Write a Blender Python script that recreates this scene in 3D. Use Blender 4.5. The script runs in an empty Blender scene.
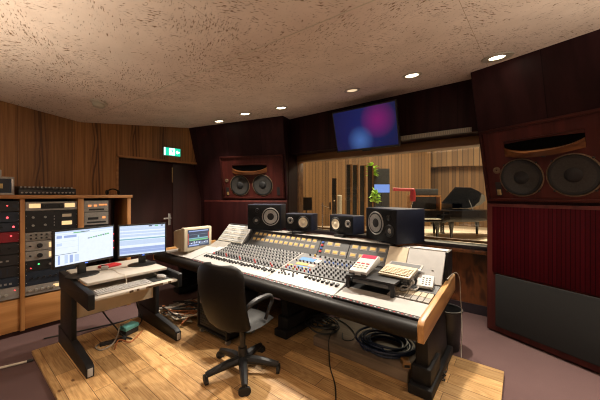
import bpy, bmesh, math, random
from mathutils import Vector, Matrix
random.seed(7)
SC = bpy.context.scene
COL = SC.collection
PI = math.pi
R = math.radians

# ------------------------------------------------------------------ materials
def new_mat(name):
    m = bpy.data.materials.new(name); m.use_nodes = True
    nt = m.node_tree; b = nt.nodes['Principled BSDF']
    return m, nt, b
def N(nt, t, **kw):
    n = nt.nodes.new(t)
    for k, v in kw.items(): setattr(n, k, v)
    return n
def ramp(nt, stops, interp='LINEAR'):
    r = N(nt, 'ShaderNodeValToRGB'); e = r.color_ramp.elements; r.color_ramp.interpolation = interp
    while len(e) < len(stops): e.new(0.5)
    for i, (p, c) in enumerate(stops):
        e[i].position = p; e[i].color = (*c, 1) if len(c) == 3 else c
    return r
def coords(nt, scale=(1, 1, 1), rot=(0, 0, 0), src='Object'):
    t = N(nt, 'ShaderNodeTexCoord'); m = N(nt, 'ShaderNodeMapping')
    m.inputs['Scale'].default_value = scale; m.inputs['Rotation'].default_value = rot
    nt.links.new(t.outputs[src], m.inputs['Vector']); return m.outputs['Vector']
def noise(nt, vec, scale, detail=3, rough=.55, dist=0):
    n = N(nt, 'ShaderNodeTexNoise'); n.inputs['Scale'].default_value = scale
    n.inputs['Detail'].default_value = detail; n.inputs['Roughness'].default_value = rough
    n.inputs['Distortion'].default_value = dist
    nt.links.new(vec, n.inputs['Vector']); return n.outputs['Fac']
def mixc(nt, fac, a, b, blend='MIX'):
    m = N(nt, 'ShaderNodeMix', data_type='RGBA', blend_type=blend)
    for sock, v in ((m.inputs[0], fac), (m.inputs[6], a), (m.inputs[7], b)):
        if isinstance(v, (int, float)): sock.default_value = v
        elif isinstance(v, tuple): sock.default_value = (*v, 1)
        else: nt.links.new(v, sock)
    return m.outputs[2]
def math_(nt, op, a, b=None):
    m = N(nt, 'ShaderNodeMath', operation=op)
    for s, v in ((m.inputs[0], a), (m.inputs[1], b)):
        if v is None: continue
        if isinstance(v, (int, float)): s.default_value = v
        else: nt.links.new(v, s)
    return m.outputs[0]
def bump(nt, b, h, strength=.3, dist=.01):
    n = N(nt, 'ShaderNodeBump'); n.inputs['Strength'].default_value = strength; n.inputs['Distance'].default_value = dist
    nt.links.new(h, n.inputs['Height']); nt.links.new(n.outputs['Normal'], b.inputs['Normal'])

def plain(name, col, rough=.5, metal=0, var=.12, nscale=18, bmp=0, spec=.5, coat=0):
    m, nt, b = new_mat(name)
    v = coords(nt)
    f = noise(nt, v, nscale, 4)
    lo = tuple(max(0, c*(1-var)) for c in col); hi = tuple(min(1, c*(1+var)) for c in col)
    r = ramp(nt, [(.3, lo), (.7, hi)]); nt.links.new(f, r.inputs[0])
    nt.links.new(r.outputs[0], b.inputs['Base Color'])
    b.inputs['Roughness'].default_value = rough; b.inputs['Metallic'].default_value = metal
    b.inputs['Specular IOR Level'].default_value = spec
    if coat: b.inputs['Coat Weight'].default_value = coat; b.inputs['Coat Roughness'].default_value = .15
    if bmp: bump(nt, b, noise(nt, v, nscale*6, 3), bmp, .003)
    return m
def emit(name, col, strength, base=(0.02, .02, .02)):
    m, nt, b = new_mat(name)
    v = coords(nt); f = noise(nt, v, 30, 2)
    r = ramp(nt, [(.2, tuple(c*.93 for c in col)), (.8, col)]); nt.links.new(f, r.inputs[0])
    b.inputs['Base Color'].default_value = (*base, 1)
    nt.links.new(r.outputs[0], b.inputs['Emission Color']); b.inputs['Emission Strength'].default_value = strength
    b.inputs['Roughness'].default_value = .4
    return m
def wood(name, dark, light, axis=2, ring=3.0, along=.18, freq=5.0, rough=.45, fine=.35, seam=None, coat=0, spec=.5):
    """grain runs along `axis`; contour lines of a stretched noise give the flat-sawn figure"""
    m, nt, b = new_mat(name)
    sc = [1, 1, 1]; sc[axis] = along
    v = coords(nt, tuple(s*ring for s in sc))
    f = noise(nt, v, 1.0, 2, .45, .3)
    w = math_(nt, 'SINE', math_(nt, 'MULTIPLY', f, freq*2*PI))
    w = math_(nt, 'ADD', math_(nt, 'MULTIPLY', w, .5), .5)
    sc2 = [60, 60, 60]; sc2[axis] = 1.6
    g = noise(nt, coords(nt, tuple(sc2)), 1.0, 3)
    f2 = math_(nt, 'ADD', math_(nt, 'MULTIPLY', w, 1-fine), math_(nt, 'MULTIPLY', g, fine))
    r = ramp(nt, [(.12, dark), (.55, tuple((a+c)/2 for a, c in zip(dark, light))), (.92, light)])
    nt.links.new(f2, r.inputs[0]); c = r.outputs[0]
    if seam:                                     # veneer leaves: (axis index, width)
        t = N(nt, 'ShaderNodeTexCoord'); s = N(nt, 'ShaderNodeSeparateXYZ'); nt.links.new(t.outputs['Object'], s.inputs[0])
        q = math_(nt, 'DIVIDE', s.outputs[seam[0]], seam[1])
        fr = math_(nt, 'FRACT', q); ln = math_(nt, 'LESS_THAN', fr, .012)
        wn = N(nt, 'ShaderNodeTexWhiteNoise', noise_dimensions='1D'); nt.links.new(math_(nt, 'FLOOR', q), wn.inputs['W'])
        br = ramp(nt, [(0, (.72, .72, .72)), (1, (1.15, 1.15, 1.15))]); nt.links.new(wn.outputs['Value'], br.inputs[0])
        c = mixc(nt, 1.0, c, br.outputs[0], 'MULTIPLY')
        c = mixc(nt, ln, c, tuple(x*.4 for x in dark))
    nt.links.new(c, b.inputs['Base Color']); b.inputs['Roughness'].default_value = rough
    b.inputs['Specular IOR Level'].default_value = spec
    bump(nt, b, g, .08, .002)
    if coat: b.inputs['Coat Weight'].default_value = coat; b.inputs['Coat Roughness'].default_value = .2
    return m

M = {}
def veneer_mat():
    m, nt, b = new_mat('brown_wall_veneer')
    t = N(nt, 'ShaderNodeTexCoord'); s = N(nt, 'ShaderNodeSeparateXYZ'); nt.links.new(t.outputs['Object'], s.inputs[0])
    q = math_(nt, 'DIVIDE', s.outputs[1], .52); fr = math_(nt, 'FRACT', q); leaf = math_(nt, 'FLOOR', q)
    wn = N(nt, 'ShaderNodeTexWhiteNoise', noise_dimensions='1D'); nt.links.new(leaf, wn.inputs['W'])
    wob = noise(nt, coords(nt, (1.5, 1.5, .9)), 1.6, 2)
    x = math_(nt, 'ABSOLUTE', math_(nt, 'SUBTRACT', fr, math_(nt, 'ADD', .36, math_(nt, 'ADD', math_(nt, 'MULTIPLY', wn.outputs['Value'], .2), math_(nt, 'MULTIPLY', math_(nt, 'SUBTRACT', wob, .5), .18)))))
    f = math_(nt, 'ADD', math_(nt, 'MULTIPLY', x, 30), math_(nt, 'ADD', math_(nt, 'MULTIPLY', s.outputs[2], 2.1), math_(nt, 'MULTIPLY', wob, 5)))
    w = math_(nt, 'ADD', math_(nt, 'MULTIPLY', math_(nt, 'SINE', math_(nt, 'MULTIPLY', f, 2.6)), .5), .5)
    mask = ramp(nt, [(.06, (1, 1, 1)), (.17, (0, 0, 0))]); nt.links.new(x, mask.inputs[0])
    lines = ramp(nt, [(.45, (0, 0, 0)), (.85, (1, 1, 1))]); nt.links.new(w, lines.inputs[0])
    g = noise(nt, coords(nt, (20, 42, 1.1)), 1.0, 4, .6)
    r = ramp(nt, [(.28, (.19, .078, .020)), (.5, (.32, .142, .040)), (.75, (.45, .215, .068))]); nt.links.new(g, r.inputs[0])
    br = ramp(nt, [(0, (.78, .78, .78)), (1, (1.12, 1.12, 1.12))]); nt.links.new(wn.outputs['Value'], br.inputs[0])
    c = mixc(nt, 1.0, r.outputs[0], br.outputs[0], 'MULTIPLY')
    c = mixc(nt, math_(nt, 'MULTIPLY', math_(nt, 'MULTIPLY', mask.outputs[0], lines.outputs[0]), .85), c, (.050, .018, .005))
    c = mixc(nt, math_(nt, 'MULTIPLY', mask.outputs[0], .35), c, (.14, .052, .013))
    c = mixc(nt, math_(nt, 'LESS_THAN', fr, .008), c, (.05, .02, .006))
    nt.links.new(c, b.inputs['Base Color']); b.inputs['Roughness'].default_value = .42; return m
M['veneer'] = veneer_mat()
M['wine'] = wood('dark_wine_wood', (.014, .0030, .0032), (.028, .0062, .0060), 2, 4, .1, 4, .5, .6, spec=.1)
M['purple'] = wood('dark_purple_wood', (.017, .0052, .0060), (.038, .0115, .0130), 2, 4, .1, 4, .5, .6, seam=(0, .62), spec=.12)
M['doorwood'] = wood('dark_door_wood', (.018, .0060, .005), (.040, .013, .011), 2, 3.5, .12, 4, .4, .6, spec=.35)
M['redwood'] = wood('red_brown_panel_wood', (.045, .0090, .0075), (.095, .020, .015), 2, 5, .12, 4, .45, .6, spec=.2)
M['redtrim'] = wood('red_trim_wood', (.030, .006, .005), (.062, .013, .009), 0, 6, .1, 3, .45, .5, spec=.2)
M['lip'] = wood('horn_lip_wood', (.06, .018, .006), (.20, .075, .022), 0, 9, .1, 4, .4, .5, spec=.25)
M['burl'] = wood('mottled_burl_veneer', (.032, .010, .004), (.17, .055, .016), 2, 9, .4, 2.5, .35, .3)
M['cabinet'] = wood('orange_cabinet_wood', (.30, .125, .034), (.52, .25, .085), 2, 5, .14, 4, .45, .5)
M['cabinet_h'] = wood('orange_cabinet_wood_level', (.30, .125, .034), (.52, .25, .085), 1, 5, .14, 4, .45, .5)
M['cheek'] = wood('pale_cheek_wood', (.34, .17, .058), (.54, .30, .118), 1, 7, .14, 4, .4, .45)
M['headerwood'] = wood('warm_header_wood', (.17, .075, .025), (.30, .14, .05), 0, 5, .1, 4, .45, .5)
M['plinth'] = wood('scuffed_grey_board', (.10, .070, .045), (.27, .20, .14), 0, 5, .3, 2.2, .6, .6)
M['black'] = plain('black_metal', (.012, .012, .013), .45, 0, .2)
M['blackwood'] = plain('black_painted_board', (.009, .009, .010), .5, 0, .25, 9, 0, .25)
M['blackplastic'] = plain('black_plastic', (.014, .014, .015), .4, 0, .15, 30)
M['leather'] = plain('black_leatherette', (.007, .006, .0055), .5, 0, .2, 30, .2, .18)
M['armpad'] = plain('black_padded_armrest', (.010, .0085, .008), .48, 0, .2, 14, .15, .18)
M['spk'] = plain('black_speaker_vinyl', (.007, .007, .008), .5, 0, .2, 40, .2, .2)
M['spkblue'] = plain('blue_black_speaker_vinyl', (.006, .008, .018), .5, 0, .2, 30, .2, .25)
M['throat_shade'] = plain('horn_throat_shade', (.004, .0035, .0035), 1, 0, .2, 20, 0, 0)  # matte black stands in for the shade inside the horn
M['cone'] = plain('dark_paper_cone', (.030, .027, .024), .75, 0, .25, 60, .3)
M['conedark'] = plain('black_dust_cap', (.009, .009, .010), .6, 0, .2, 40)
M['surround'] = plain('rubber_surround', (.006, .006, .006), .5, 0, .2, 40)
M['ring'] = plain('brassy_ring', (.16, .11, .065), .5, .3, .2, 40)
M['whitecone'] = plain('white_paper_cone', (.80, .70, .52), .7, 0, .06, 60, .2)
M['greycone'] = plain('grey_silk_cone', (.42, .40, .37), .55, .2, .15, 60)
M['silver'] = plain('brushed_silver', (.45, .44, .42), .38, .75, .15, 50)
M['silverpaint'] = plain('silver_grey_faceplate', (.28, .26, .235), .45, .2, .12, 40)
M['chrome'] = plain('chrome', (.7, .7, .7), .18, 1, .05)
M['brass'] = plain('worn_brass', (.55, .40, .18), .35, .8, .15)
M['grey'] = plain('grey_console_paint', (.085, .086, .088), .5, 0, .10, 26)
M['greylight'] = plain('pale_grey_panel', (.38, .37, .36), .5, 0, .06, 14)
M['white'] = plain('white_panel', (.37, .362, .35), .45, 0, .04, 10)
M['cream'] = plain('cream_plastic', (.44, .38, .28), .45, 0, .06, 14)
M['beige'] = plain('beige_board', (.52, .43, .31), .5, 0, .08, 10)
M['desktop'] = plain('off_white_laminate', (.50, .455, .39), .4, 0, .05, 8)
M['rubber'] = plain('black_rubber', (.010, .010, .010), .7, 0, .2, 40)
M['bluecable'] = plain('dark_blue_cable', (.012, .022, .055), .45, 0, .2, 40)
M['blackcable'] = plain('black_cable', (.010, .010, .010), .5, 0, .2, 40)
M['greycable'] = plain('grey_cable', (.30, .27, .23), .5, 0, .1, 40)
M['orangecable'] = plain('orange_brown_cable', (.30, .10, .03), .5, 0, .2, 40)
M['whitecable'] = plain('white_cable', (.62, .56, .46), .5, 0, .1, 40)
M['red'] = plain('red_plastic', (.42, .015, .02), .45, 0, .1)
M['redface'] = plain('deep_red_faceplate', (.20, .008, .016), .45, 0, .15)
M['bluepanel'] = plain('blue_label_panel', (.03, .13, .30), .5, 0, .1)
M['yellow'] = plain('yellow_label_panel', (.45, .30, .05), .5, 0, .1)
M['pinklabel'] = plain('pink_label_panel', (.62, .25, .22), .5, 0, .1)
M['navyface'] = plain('navy_faceplate', (.012, .020, .034), .45, 0, .2)
M['casing'] = plain('blue_flight_case', (.02, .045, .09), .5, 0, .2)
M['teal'] = plain('teal_adaptor_plastic', (.10, .30, .28), .5, 0, .1)
M['knobpale'] = plain('pale_knob', (.42, .41, .40), .4, 0, .1)
M['knobred'] = plain('red_knob', (.45, .03, .03), .4, 0, .1)
M['knobblue'] = plain('blue_knob', (.04, .10, .35), .4, 0, .1)
M['leaf'] = plain('leaf_green', (.42, .68, .10), .5, 0, .3, 20)
M['trunk'] = plain('stem_brown', (.10, .06, .03), .7, 0, .3, 20)
M['pianoblack'] = plain('piano_black_lacquer', (.006, .006, .007), .12, 0, .1, 5)
M['ivory'] = plain('ivory_keys', (.75, .70, .6), .3, 0, .05)
M['gobodark'] = plain('dark_absorber_cloth', (.018, .016, .016), .9, 0, .3, 20)
M['greyboard'] = plain('charcoal_board', (.040, .042, .044), .7, 0, .2, 12)
M['pale'] = plain('pale_tube', (.50, .42, .32), .6, 0, .1)
M['tweed'] = plain('grey_mat_paper', (.5, .47, .42), .7, 0, .1)
M['sill'] = plain('dark_sill_paint', (.025, .018, .024), .4, 0, .2)
M['livefloor'] = wood('pale_studio_floor', (.72, .58, .42), (.86, .72, .55), 0, 3, .15, 3, .3, .5, seam=(1, .12))
# lights and screens
M['lamp'] = emit('lit_lamp_glass', (1.0, .86, .62), 14)
M['lampoff'] = emit('dim_lamp_glass', (1.0, .75, .45), .9, (.4, .36, .3))
M['vu'] = emit('amber_meter_glow', (1.0, .58, .18), .22, (.45, .29, .10))
M['vubright'] = emit('bright_meter_glow', (1.0, .66, .30), .95, (.4, .3, .18))
M['orangelit'] = emit('orange_lit_window', (1.0, .33, .10), 1.3)
M['ledred'] = emit('red_led', (1.0, .05, .06), 5)
M['ledgreen'] = emit('green_led', (.1, 1.0, .25), 2.0)
M['ledblue'] = emit('blue_led', (.1, .25, 1.0), 1.2)
M['reddisplay'] = emit('red_display', (.75, .02, .10), .35, (.2, .01, .03))
M['scrwhite'] = emit('screen_white', (.80, .88, 1.0), 1.05)
M['scrpale'] = emit('screen_pale_blue', (.62, .75, .97), .95)
M['scrblue'] = emit('screen_blue', (.40, .52, .90), .85)
M['scrgreen'] = emit('screen_green', (.25, .75, .35), .7)
M['scrdark'] = emit('screen_dark', (.05, .08, .16), .6)
M['scrgrey'] = emit('screen_grey', (.30, .42, .55), .55)
M['scrteal'] = emit('screen_teal', (.30, .65, .80), .7)
M['scrred'] = emit('screen_red', (.75, .12, .08), .6)
M['exitgreen'] = emit('exit_sign_green', (.01, .62, .36), 1.3)
M['exitwhite'] = emit('exit_sign_white', (.75, 1.0, .92), 2.6)
M['tablet'] = emit('tablet_blue', (.25, .40, .95), .9)

def ceiling_mat():
    m, nt, b = new_mat('fissured_ceiling_board')
    v0 = coords(nt)
    big = noise(nt, v0, 1.1, 2)
    def rot_coords(ang, sc):
        m2 = N(nt, 'ShaderNodeMapping'); m2.inputs['Scale'].default_value = sc
        nt.links.new(coords(nt, (1, 1, 1), (0, 0, R(ang))), m2.inputs['Vector']); return m2.outputs['Vector']
    a1 = noise(nt, rot_coords(20, (32, 125, 60)), 1, 1.5, .5, .9)
    a2 = noise(nt, rot_coords(-50, (32, 125, 60)), 1, 1.5, .5, .9)
    sel = ramp(nt, [(.45, (0, 0, 0)), (.55, (1, 1, 1))]); nt.links.new(noise(nt, v0, 2.3, 2), sel.inputs[0])
    a = mixc(nt, sel.outputs[0], a1, a2)
    sh = math_(nt, 'ADD', a, math_(nt, 'MULTIPLY', math_(nt, 'SUBTRACT', big, .5), .20))
    fis = ramp(nt, [(.61, (0, 0, 0)), (.665, (1, 1, 1))]); nt.links.new(sh, fis.inputs[0])
    tone = ramp(nt, [(.3, (.66, .52, .415)), (.7, (.76, .615, .50))]); nt.links.new(noise(nt, v0, 3.0, 4), tone.inputs[0])
    c = mixc(nt, fis.outputs[0], tone.outputs[0], (.20, .105, .050))
    # joints between boards
    s = N(nt, 'ShaderNodeSeparateXYZ'); nt.links.new(v0, s.inputs[0])
    j1 = math_(nt, 'LESS_THAN', math_(nt, 'FRACT', math_(nt, 'DIVIDE', math_(nt, 'ADD', s.outputs[0], .28), 1.22)), .0025)
    c = mixc(nt, j1, c, (.42, .30, .20))
    nt.links.new(c, b.inputs['Base Color']); b.inputs['Roughness'].default_value = .9
    b.inputs['Specular IOR Level'].default_value = .15
    bump(nt, b, math_(nt, 'SUBTRACT', 1.0, fis.outputs[0]), .5, .006)
    return m
M['ceiling'] = ceiling_mat()
def carpet_mat():
    m, nt, b = new_mat('mauve_carpet'); v = coords(nt)
    r = ramp(nt, [(.25, (.085, .050, .050)), (.75, (.135, .084, .080))])
    f = math_(nt, 'ADD', math_(nt, 'MULTIPLY', noise(nt, v, 160, 2), .5), math_(nt, 'MULTIPLY', noise(nt, v, 2.2, 5), .5))
    nt.links.new(f, r.inputs[0]); nt.links.new(r.outputs[0], b.inputs['Base Color'])
    b.inputs['Roughness'].default_value = .95; b.inputs['Specular IOR Level'].default_value = .1
    bump(nt, b, noise(nt, v, 260, 2), .5, .004); return m
M['carpet'] = carpet_mat()
def plank_mat():
    m, nt, b = new_mat('knotty_pine_planks'); v = coords(nt)
    br = N(nt, 'ShaderNodeTexBrick'); nt.links.new(v, br.inputs['Vector'])
    br.offset = .37; br.inputs['Scale'].default_value = 1
    br.inputs['Brick Width'].default_value = 1.25; br.inputs['Row Height'].default_value = .135
    br.inputs['Mortar Size'].default_value = .0022; br.inputs['Mortar Smooth'].default_value = .2
    br.inputs['Color1'].default_value = (.62, .62, .62, 1); br.inputs['Color2'].default_value = (1.22, 1.2, 1.16, 1)
    br.inputs['Mortar'].default_value = (.18, .15, .12, 1)
    off = mixc(nt, 1.0, coords(nt, (1.4, 9, 1)), mixc(nt, 1.0, br.outputs['Color'], (6.0, 6.0, 6.0), 'MULTIPLY'), 'ADD')
    f = noise(nt, off, 1.0, 2, .5, .5)
    w = math_(nt, 'ADD', math_(nt, 'MULTIPLY', math_(nt, 'SINE', math_(nt, 'MULTIPLY', f, 50)), .5), .5)
    g = noise(nt, coords(nt, (4, 110, 1)), 1, 3)
    f2 = math_(nt, 'ADD', math_(nt, 'MULTIPLY', w, .14), math_(nt, 'MULTIPLY', g, .86))
    r = ramp(nt, [(.25, (.31, .168, .064)), (.5, (.50, .305, .132)), (.75, (.66, .44, .215))]); nt.links.new(f2, r.inputs[0])
    c = mixc(nt, 1.0, r.outputs[0], br.outputs['Color'], 'MULTIPLY')
    vo = N(nt, 'ShaderNodeTexVoronoi'); vo.inputs['Scale'].default_value = 1.0; nt.links.new(coords(nt, (3.6, 7.2, 1)), vo.inputs['Vector'])
    kn = ramp(nt, [(.05, (.9, .9, .9)), (.10, (0, 0, 0))]); nt.links.new(vo.outputs['Distance'], kn.inputs[0])
    c = mixc(nt, kn.outputs[0], c, (.10, .040, .012))
    st = ramp(nt, [(.50, (0, 0, 0)), (.72, (.65, .65, .65))]); nt.links.new(noise(nt, v, 3.1, 6, .65), st.inputs[0])
    c = mixc(nt, st.outputs[0], c, (.16, .072, .024))
    nt.links.new(c, b.inputs['Base Color']); b.inputs['Roughness'].default_value = .5; b.inputs['Specular IOR Level'].default_value = .3
    bump(nt, b, br.outputs['Fac'], -.15, .002); return m
M['planks'] = plank_mat()
def slat_mat(name, c1, c2, axis, pitch, gap=.12):
    m, nt, b = new_mat(name)
    t = N(nt, 'ShaderNodeTexCoord'); s = N(nt, 'ShaderNodeSeparateXYZ'); nt.links.new(t.outputs['Object'], s.inputs[0])
    q = math_(nt, 'DIVIDE', s.outputs[axis], pitch)
    wn = N(nt, 'ShaderNodeTexWhiteNoise', noise_dimensions='1D'); nt.links.new(math_(nt, 'FLOOR', q), wn.inputs['W'])
    r = ramp(nt, [(0, c1), (1, c2)]); nt.links.new(wn.outputs['Value'], r.inputs[0])
    fr = math_(nt, 'FRACT', q); ln = math_(nt, 'LESS_THAN', fr, gap)
    c = mixc(nt, ln, r.outputs[0], tuple(x*.35 for x in c1))
    nt.links.new(c, b.inputs['Base Color']); b.inputs['Roughness'].default_value = .6
    hh = math_(nt, 'ABSOLUTE', math_(nt, 'SUBTRACT', fr, .55)); bump(nt, b, hh, -.6, .02)
    return m
M['redcloth'] = slat_mat('ribbed_red_cloth', (.032, .0016, .003), (.043, .0024, .0045), 0, .032, .18)
M['redcloth'].node_tree.nodes['Principled BSDF'].inputs['Specular IOR Level'].default_value = .05
M['grille'] = plain('black_grille_cloth', (.0052, .0050, .0047), .9, 0, .15, 60, .4)
M['slatwall'] = slat_mat('slatted_studio_wood', (.13, .065, .022), (.24, .125, .045), 0, .16)
M['slatupper'] = slat_mat('slatted_canopy_wood', (.16, .085, .035), (.27, .155, .065), 0, .22)
def glass_mat():
    m = bpy.data.materials.new('window_glass'); m.use_nodes = True; nt = m.node_tree
    nt.nodes.remove(nt.nodes['Principled BSDF']); out = nt.nodes['Material Output']
    tr = N(nt, 'ShaderNodeBsdfTransparent'); tr.inputs['Color'].default_value = (.93, .95, .94, 1)
    gl = N(nt, 'ShaderNodeBsdfGlossy'); gl.inputs['Roughness'].default_value = .01
    fr = N(nt, 'ShaderNodeFresnel'); fr.inputs['IOR'].default_value = 1.45
    mx = N(nt, 'ShaderNodeMixShader'); nt.links.new(fr.outputs[0], mx.inputs[0])
    nt.links.new(tr.outputs[0], mx.inputs[1]); nt.links.new(gl.outputs[0], mx.inputs[2]); nt.links.new(mx.outputs[0], out.inputs['Surface'])
    return m
M['glass'] = glass_mat()
def tv_mat():
    m, nt, b = new_mat('tv_picture')
    def blob(cx, cz, r, e):
        t = N(nt, 'ShaderNodeTexCoord'); mp = N(nt, 'ShaderNodeMapping')
        mp.inputs['Location'].default_value = (-cx/r, 0, -cz/r); mp.inputs['Scale'].default_value = (1/r, 0, 1/r)
        nt.links.new(t.outputs['Object'], mp.inputs[0]); g = N(nt, 'ShaderNodeTexGradient', gradient_type='SPHERICAL')
        nt.links.new(mp.outputs[0], g.inputs[0]); return math_(nt, 'POWER', g.outputs['Fac'], e)
    c = mixc(nt, blob(0.0, .0, .75, .8), (.006, .006, .030), (.012, .026, .22))
    c = mixc(nt, blob(.20, .09, .25, .9), c, (.42, .012, .26))
    c = mixc(nt, blob(-.07, -.15, .20, 1.0), c, (.12, .30, .85))
    b.inputs['Base Color'].default_value = (.01, .01, .012, 1); b.inputs['Roughness'].default_value = .2
    nt.links.new(c, b.inputs['Emission Color']); b.inputs['Emission Strength'].default_value = .40
    return m
M['tv'] = tv_mat()

# ------------------------------------------------------------------ mesh builder
class MB:
    def __init__(s): s.bm = bmesh.new(); s.mi = 0
    def _tag(s, faces):
        for f in faces: f.material_index = s.mi
    def box(s, x0, x1, y0, y1, z0, z1, mat=None):
        P = [(x, y, z) for x in (x0, x1) for y in (y0, y1) for z in (z0, z1)]
        v = [s.bm.verts.new(mat @ Vector(p) if mat else p) for p in P]
        fs = [s.bm.faces.new([v[i] for i in q]) for q in ((0, 1, 3, 2), (4, 6, 7, 5), (0, 4, 5, 1), (2, 3, 7, 6), (0, 2, 6, 4), (1, 5, 7, 3))]
        s._tag(fs); return s
    def prism(s, pts, axis, a0, a1, mat=None):
        """pts in the two remaining axes (in x,y,z order), extruded along axis"""
        def mk(p, a):
            q = list(p); q.insert(axis, a); q = Vector(q); return mat @ q if mat else q
        n = len(pts); A = [s.bm.verts.new(mk(p, a0)) for p in pts]; B = [s.bm.verts.new(mk(p, a1)) for p in pts]
        fs = [s.bm.faces.new(A), s.bm.faces.new(B[::-1])]
        for i in range(n): fs.append(s.bm.faces.new([A[i], B[i], B[(i+1) % n], A[(i+1) % n]]))
        s._tag(fs); return s
    def lathe(s, prof, seg=24, mat=None, close=True):
        """prof: list of (r, z) around local z"""
        rings = []
        for r, z in prof:
            ring = []
            for k in range(seg):
                a = 2*PI*k/seg; p = Vector((r*math.cos(a), r*math.sin(a), z)); ring.append(s.bm.verts.new(mat @ p if mat else p))
            rings.append(ring)
        fs = []
        for a, b in zip(rings, rings[1:]):
            for k in range(seg): fs.append(s.bm.faces.new([a[k], a[(k+1) % seg], b[(k+1) % seg], b[k]]))
        if close:
            fs.append(s.bm.faces.new(rings[0][::-1])); fs.append(s.bm.faces.new(rings[-1]))
        s._tag(fs); return s
    def cyl(s, c, r, h, axis=2, seg=16, r2=None):
        r2 = r if r2 is None else r2
        rot = {2: Matrix(), 0: Matrix.Rotation(PI/2, 4, 'Y'), 1: Matrix.Rotation(-PI/2, 4, 'X')}[axis]
        return s.lathe([(r, 0), (r2, h)], seg, Matrix.Translation(c) @ rot)
    def tube(s, path, r, seg=8, rads=None):
        P = [Vector(p) for p in path]; rings = []; up = Vector((0, 0, 1))
        for i, p in enumerate(P):
            d = (P[min(i+1, len(P)-1)] - P[max(i-1, 0)]).normalized()
            a = d.cross(up)
            if a.length < .05: a = d.cross(Vector((1, 0, 0)))
            a.normalize(); b = a.cross(d).normalized(); rr = rads[i] if rads else r
            rings.append([s.bm.verts.new(p + a*rr*math.cos(2*PI*k/seg) + b*rr*math.sin(2*PI*k/seg)) for k in range(seg)])
        fs = []
        for a, b in zip(rings, rings[1:]):
            for k in range(seg): fs.append(s.bm.faces.new([a[k], a[(k+1) % seg], b[(k+1) % seg], b[k]]))
        fs.append(s.bm.faces.new(rings[0][::-1])); fs.append(s.bm.faces.new(rings[-1]))
        s._tag(fs); return s
    def grid(s, nx, ny, f):
        V = [[s.bm.verts.new(f(i/(nx-1), j/(ny-1))) for j in range(ny)] for i in range(nx)]
        s._tag([s.bm.faces.new([V[i][j], V[i+1][j], V[i+1][j+1], V[i][j+1]]) for i in range(nx-1) for j in range(ny-1)]); return s
    def mesh(s, name, mats, bevel=0, segs=2, smooth=35):
        bm = s.bm
        bmesh.ops.recalc_face_normals(bm, faces=bm.faces)
        if bevel:
            es = [e for e in bm.edges if len(e.link_faces) == 2 and e.calc_face_angle(0) > R(40)]
            bmesh.ops.bevel(bm, geom=es, offset=bevel, segments=segs, profile=.5, affect='EDGES', clamp_overlap=True)
        for f in bm.faces: f.smooth = True
        for e in bm.edges:
            if len(e.link_faces) != 2 or e.calc_face_angle(0) > R(smooth): e.smooth = False
        me = bpy.data.meshes.new(name); bm.to_mesh(me); bm.free()
        for m in (mats if isinstance(mats, (list, tuple)) else [mats]): me.materials.append(M[m] if isinstance(m, str) else m)
        return me
    def build(s, name, mats, parent=None, loc=(0, 0, 0), rot=(0, 0, 0), bevel=0, segs=2, smooth=35):
        return inst(name, s.mesh(name, mats, bevel, segs, smooth), parent, loc, rot)
def inst(name, me, parent=None, loc=(0, 0, 0), rot=(0, 0, 0)):
    o = bpy.data.objects.new(name, me); COL.objects.link(o); o.parent = parent
    o.location = loc; o.rotation_euler = rot; return o
def tag(o, label, cat, group=None):
    o['label'] = label; o['category'] = cat
    if group: o['group'] = group
    return o
def thing(name, label, cat, loc=(0, 0, 0), rot=(0, 0, 0), group=None):
    o = bpy.data.objects.new(name, None); COL.objects.link(o); o.empty_display_size = .1
    o.location = loc; o.rotation_euler = rot if isinstance(rot, tuple) else (0, 0, rot)
    return tag(o, label, cat, group)
def struct(o): o['kind'] = 'structure'; return o
def B(x0, x1, y0, y1, z0, z1): return MB().box(x0, x1, y0, y1, z0, z1)
def stuff(o): o['kind'] = 'stuff'; return o
def bez(pts, n=8):
    """Catmull-Rom through pts"""
    P = [Vector(p) for p in pts]; out = []
    for i in range(len(P)-1):
        a, b, c, d = P[max(i-1, 0)], P[i], P[i+1], P[min(i+2, len(P)-1)]
        for k in range(n):
            t = k/n
            out.append(.5*((2*b)+(c-a)*t+(2*a-5*b+4*c-d)*t*t+(3*b-a-3*c+d)*t**3))
    out.append(P[-1]); return out

# ------------------------------------------------------------------ camera  (world: x along the console, y towards the window wall)
cam = bpy.data.cameras.new('camera'); camo = bpy.data.objects.new('camera', cam); COL.objects.link(camo)
camo.location = (0, 0, 1.5); camo.rotation_euler = (R(90), 0, R(38.5))
cam.sensor_width = 36; cam.lens = 36*280/600; cam.shift_y = -5/600; cam.clip_start = .05
SC.camera = camo

# ------------------------------------------------------------------ room shell
def crease(u): return 1.127 + (u+4.75)*.069
def zc(v, u=-2.4): # ceiling height in front of the fold
    return 2.5 + .136*(v-1.13)
struct(B(-4.95, 3.2, -2.6, 4.15, -.12, 0).build('floor', 'carpet'))
mb = MB()
for (ua, ub) in ((-4.95, 3.2),):
    ca, cb = crease(ua), crease(ub)
    F = [(ua, 4.2, zc(4.2)), (ub, 4.2, zc(4.2)), (ub, cb, zc(cb)), (ua, ca, zc(ca)), (ua, -2.6, zc(ca)+.13*(ca+2.6)), (ub, -2.6, zc(cb)+.13*(cb+2.6))]
    lo = [mb.bm.verts.new(p) for p in F]; hi = [mb.bm.verts.new((p[0], p[1], p[2]+.15)) for p in F]
    for q in ((0, 1, 2, 3), (3, 2, 5, 4)):
        mb.bm.faces.new([lo[i] for i in q]); mb.bm.faces.new([hi[i] for i in q][::-1])
    for a, b in ((0, 1), (1, 2), (2, 5), (5, 4), (4, 3), (3, 0)): mb.bm.faces.new([lo[a], hi[a], hi[b], lo[b]])
struct(mb.build('ceiling', 'ceiling'))
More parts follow.
